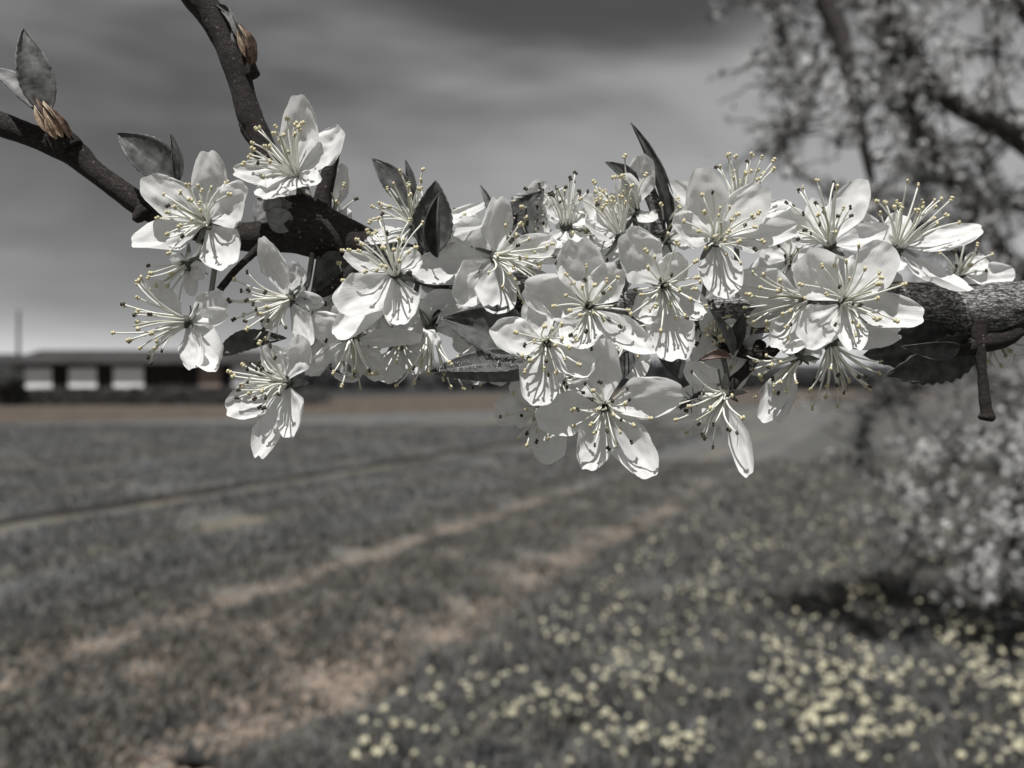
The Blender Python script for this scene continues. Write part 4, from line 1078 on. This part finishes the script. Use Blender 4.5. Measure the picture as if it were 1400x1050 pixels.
blossom((1312, 372), -22, (-.1, .5, .8), [(1374, 378, 40, 12), (1344, 356, 34, 5), (1290, 384, 34, 10), (1330, 400, 36, 10)],
        'low blossom lying on top of the thick end of the branch', cone=60, st_len=46, dark=.8, n_st=10)
blossom((1362, 464), -34, (.1, -.7, .5), [(1402, 474, 34, 5), (1340, 484, 30, 0), (1376, 500, 34, -5)],
        'blossom peeping out below the thick end beside the short hanging stub', cone=50, st_len=40, dark=.4, n_st=6)
blossom((980, 462), 30, (-.2, .3, .9), [(962, 430, 30, 8), (1000, 440, 28, 8), (958, 478, 34, 12), (996, 486, 30, 10)],
        'small crumpled blossom above the bronze tipped leaf', cone=40, st_len=38, dark=.2, n_st=10)
blossom((668, 470), 14, (-.1, -.3, .9), [(640, 420, 48, 5), (622, 470, 44, 0), (690, 520, 46, 0), (650, 520, 44, -5)],
        'shaded blossom behind the broad dark leaf', cone=50, st_len=60, dark=.5, n_st=12, st_axis=(-.2, -.8, .4))

for (c_, z_, ax_, pt_, lb_) in (
    ((636, 372), -6, (.1, .2, .9), [(600, 330, 48, 0), (660, 310, 44, 0), (690, 380, 48, 5), (640, 440, 50, 10), (580, 392, 46, 0)], 'grey shaded blossom behind the large grey petals left of the middle'),
    ((858, 455), 4, (.1, -.3, .9), [(820, 420, 48, 0), (870, 400, 44, 0), (905, 470, 48, 5), (862, 516, 50, 5), (812, 490, 46, 0)], 'shaded blossom deep between the two central open ones'),
    ((958, 446), 6, (.2, -.1, .9), [(925, 400, 48, 0), (985, 395, 50, 0), (1020, 440, 54, 5), (968, 505, 46, 0), (912, 478, 44, 0)], 'shaded blossom deep under the large open one on the right'),
    ((1180, 402), -10, (.1, .1, .9), [(1150, 350, 46, 0), (1226, 380, 48, 5), (1236, 420, 44, 0), (1160, 440, 46, 0)], 'shaded blossom behind the open one on the thick end'),
    ((520, 420), 4, (-.1, -.2, .9), [(476, 400, 46, 0), (505, 480, 48, 5), (570, 440, 50, 0), (560, 380, 44, 0)], 'shaded blossom behind the two broad hanging petals'),
    ((908, 326), -26, (0, .3, .9), [(870, 300, 46, 0), (920, 268, 44, 0), (955, 320, 46, 0), (900, 380, 48, 0)], 'shaded blossom right behind the foot of the tall leaf shoot'),
    ((1082, 356), -24, (0, .3, .9), [(1040, 330, 46, 0), (1090, 306, 44, 0), (1130, 370, 48, 0), (1070, 420, 50, 0), (1030, 380, 46, 0)], 'shaded blossom filling the gap under the petal tips on the right'),
    ((700, 392), -22, (0, 0, 1), [(660, 360, 46, 0), (712, 330, 46, 0), (750, 390, 50, 0), (720, 450, 50, 0), (650, 420, 46, 0)], 'shaded blossom just left of the central open one, behind it'),
    ((610, 322), -30, (0, .3, .9), [(570, 300, 44, 0), (650, 300, 46, 0), (640, 350, 46, 0), (580, 360, 44, 0)], 'shaded blossom behind the folded young leaf on its right side'),
    ((548, 470), -12, (0, -.3, .9), [(508, 440, 46, 0), (590, 440, 46, 0), (580, 500, 46, 0), (530, 520, 46, 0)], 'shaded blossom low in the gap left of the broad dark leaf'),
    ((440, 452), -4, (-.2, -.2, .9), [(408, 420, 40, 0), (470, 420, 44, 0), (480, 480, 44, 0), (430, 510, 40, 0)], 'shaded blossom between the left group and the hanging ones'),
    ((1012, 476), -20, (0, -.2, 1), [(980, 440, 44, 0), (1040, 440, 44, 0), (1050, 500, 46, 0), (1000, 530, 44, 0)], 'shaded blossom behind the bronze leaf, deep under the branch'),
    ((820, 372), -30, (0, .2, 1), [(780, 350, 46, 0), (830, 320, 44, 0), (862, 380, 46, 0), (800, 420, 46, 0)], 'shaded blossom behind the upper petal of the central open one'),
    ((735, 292), -30, (0, .4, .9), [(700, 276, 40, 0), (742, 250, 40, 0), (776, 286, 42, 0), (738, 345, 44, 0)], 'shaded blossom at the back, above the central cluster and beside the spider leaf'),
    ((800, 318), -34, (0, .3, .9), [(770, 290, 42, 0), (815, 280, 42, 0), (838, 330, 44, 0), (790, 368, 44, 0)], 'shaded blossom at the back, between the upright central ones'),
    ((470, 400), -10, (0, 0, 1), [(440, 380, 40, 0), (500, 380, 42, 0), (495, 440, 44, 0), (440, 430, 44, 0)], 'shaded blossom behind the left edge of the two broad hanging petals'),
    ((765, 520), 10, (0, -.4, .9), [(720, 500, 48, 0), (760, 590, 52, 0), (820, 545, 50, 0), (800, 480, 44, 0)], 'dim blossom behind the lowest open one at the centre')):
    blossom(c_, z_, ax_, pt_, lb_, cone=55, st_len=56, dark=.5, n_st=10)

# ------------------------------------------------------------------ spider and insect
def ell(c, r_, m, name, parent, ax=None):
    v = []; f = []
    nu, nv = 10, 14
    for i in range(nu + 1):
        th = math.pi * i / nu
        for j in range(nv):
            a_ = 2 * math.pi * j / nv
            v.append(Vector((r_[0] * math.cos(th), r_[1] * math.sin(th) * math.cos(a_), r_[2] * math.sin(th) * math.sin(a_))))
    for i in range(nu):
        for j in range(nv):
            j2 = (j + 1) % nv; f.append((i * nv + j, i * nv + j2, (i + 1) * nv + j2, (i + 1) * nv + j))
    q = (ax or Vector((1, 0, 0))).to_track_quat('X', 'Z').to_matrix()
    wv_ = []
    for p in v:
        p = q @ p + Vector(c); wv_.append(L2W(*p))
    return link(name, mesh(name, wv_, f, m), parent)
def leg_o(pts, r_, parent, m=None):
    v_, f_, _ = simple_tube([Vector(p) for p in pts], r_, r_ * .6, 5, SC)
    link('leg', mesh('leg', v_, f_, m or M['insect_leg']), parent)
sp = empty('spider', bl(703, 300, 22) + BR)
tag(sp, 'tiny dark spider sitting on the dark leaf left of the central blossoms', 'spider')
ell((0, -2, 0), (6.0, 4.6, 4.2), M['insect'], 'abdomen', sp, Vector((.2, 1, 0)))
ell((1.5, 5.5, 0), (3.2, 2.8, 2.4), M['insect'], 'head', sp, Vector((.2, 1, 0)))
for s_ in (-1, 1):
    for k, (ex, ey) in enumerate(((9, 12), (13, 6), (13, -3), (9, -11))):
        leg_o([(1.2 + s_ * 2, 4.5 - k * 1.6, 0), (1 + s_ * ex * .55, 4 + (ey - 4) * .5, 5), (1 + s_ * ex, ey, 0), (1 + s_ * ex * 1.12, ey * 1.12, -3.5)], .75, sp)
ins = empty('insect', bl(944, 547, 70) + BR)
tag(ins, 'small slim dark insect clinging among the stamens of the lowest right blossom', 'insect')
ax = Vector((.78, .6, .1))
ell((-5, -4, 0), (11, 3.6, 3.4), M['insect'], 'abdomen', ins, ax)
ell((6, 4.8, .8), (5, 3.6, 3.4), M['insect'], 'thorax', ins, ax)
ell((11, 8.6, 1), (3, 2.7, 2.6), M['insect'], 'head', ins, ax)
for s_ in (-1, 1):
    nx_ = Vector((-.6, .78, 0)) * s_
    for k in range(3):
        b0 = Vector((6 - 4 * k, 4.8 - 3 * k, -1)); e = b0 + nx_ * (10 + 2 * k) + ax * (4 - 5 * k)
        leg_o([b0, b0 + nx_ * 5 + Vector((0, 0, 3)), e, e + Vector((0, 0, -4))], .7, ins)
    leg = Vector((13, 10, 1)); v_, f_, _ = simple_tube([leg, leg + ax * 6 + nx_ * 3, leg + ax * 11 + nx_ * 8], .5, .3, 5, SC)
    link('antenna', mesh('antenna', v_, f_, M['insect_leg']), ins)
    wgs = [Vector((4, 3.4, 2.6)), Vector((-2, -.6, 3.8)) + nx_ * 2.2, Vector((-15, -11, 2.6)) + nx_ * 2.4, Vector((-14, -10.4, 2.2)), Vector((-2, -1, 4.2))]
    link('wing', mesh('wing', [L2W(*p) for p in wgs], [(0, 1, 2, 3, 4)], M['insect'], False), ins)
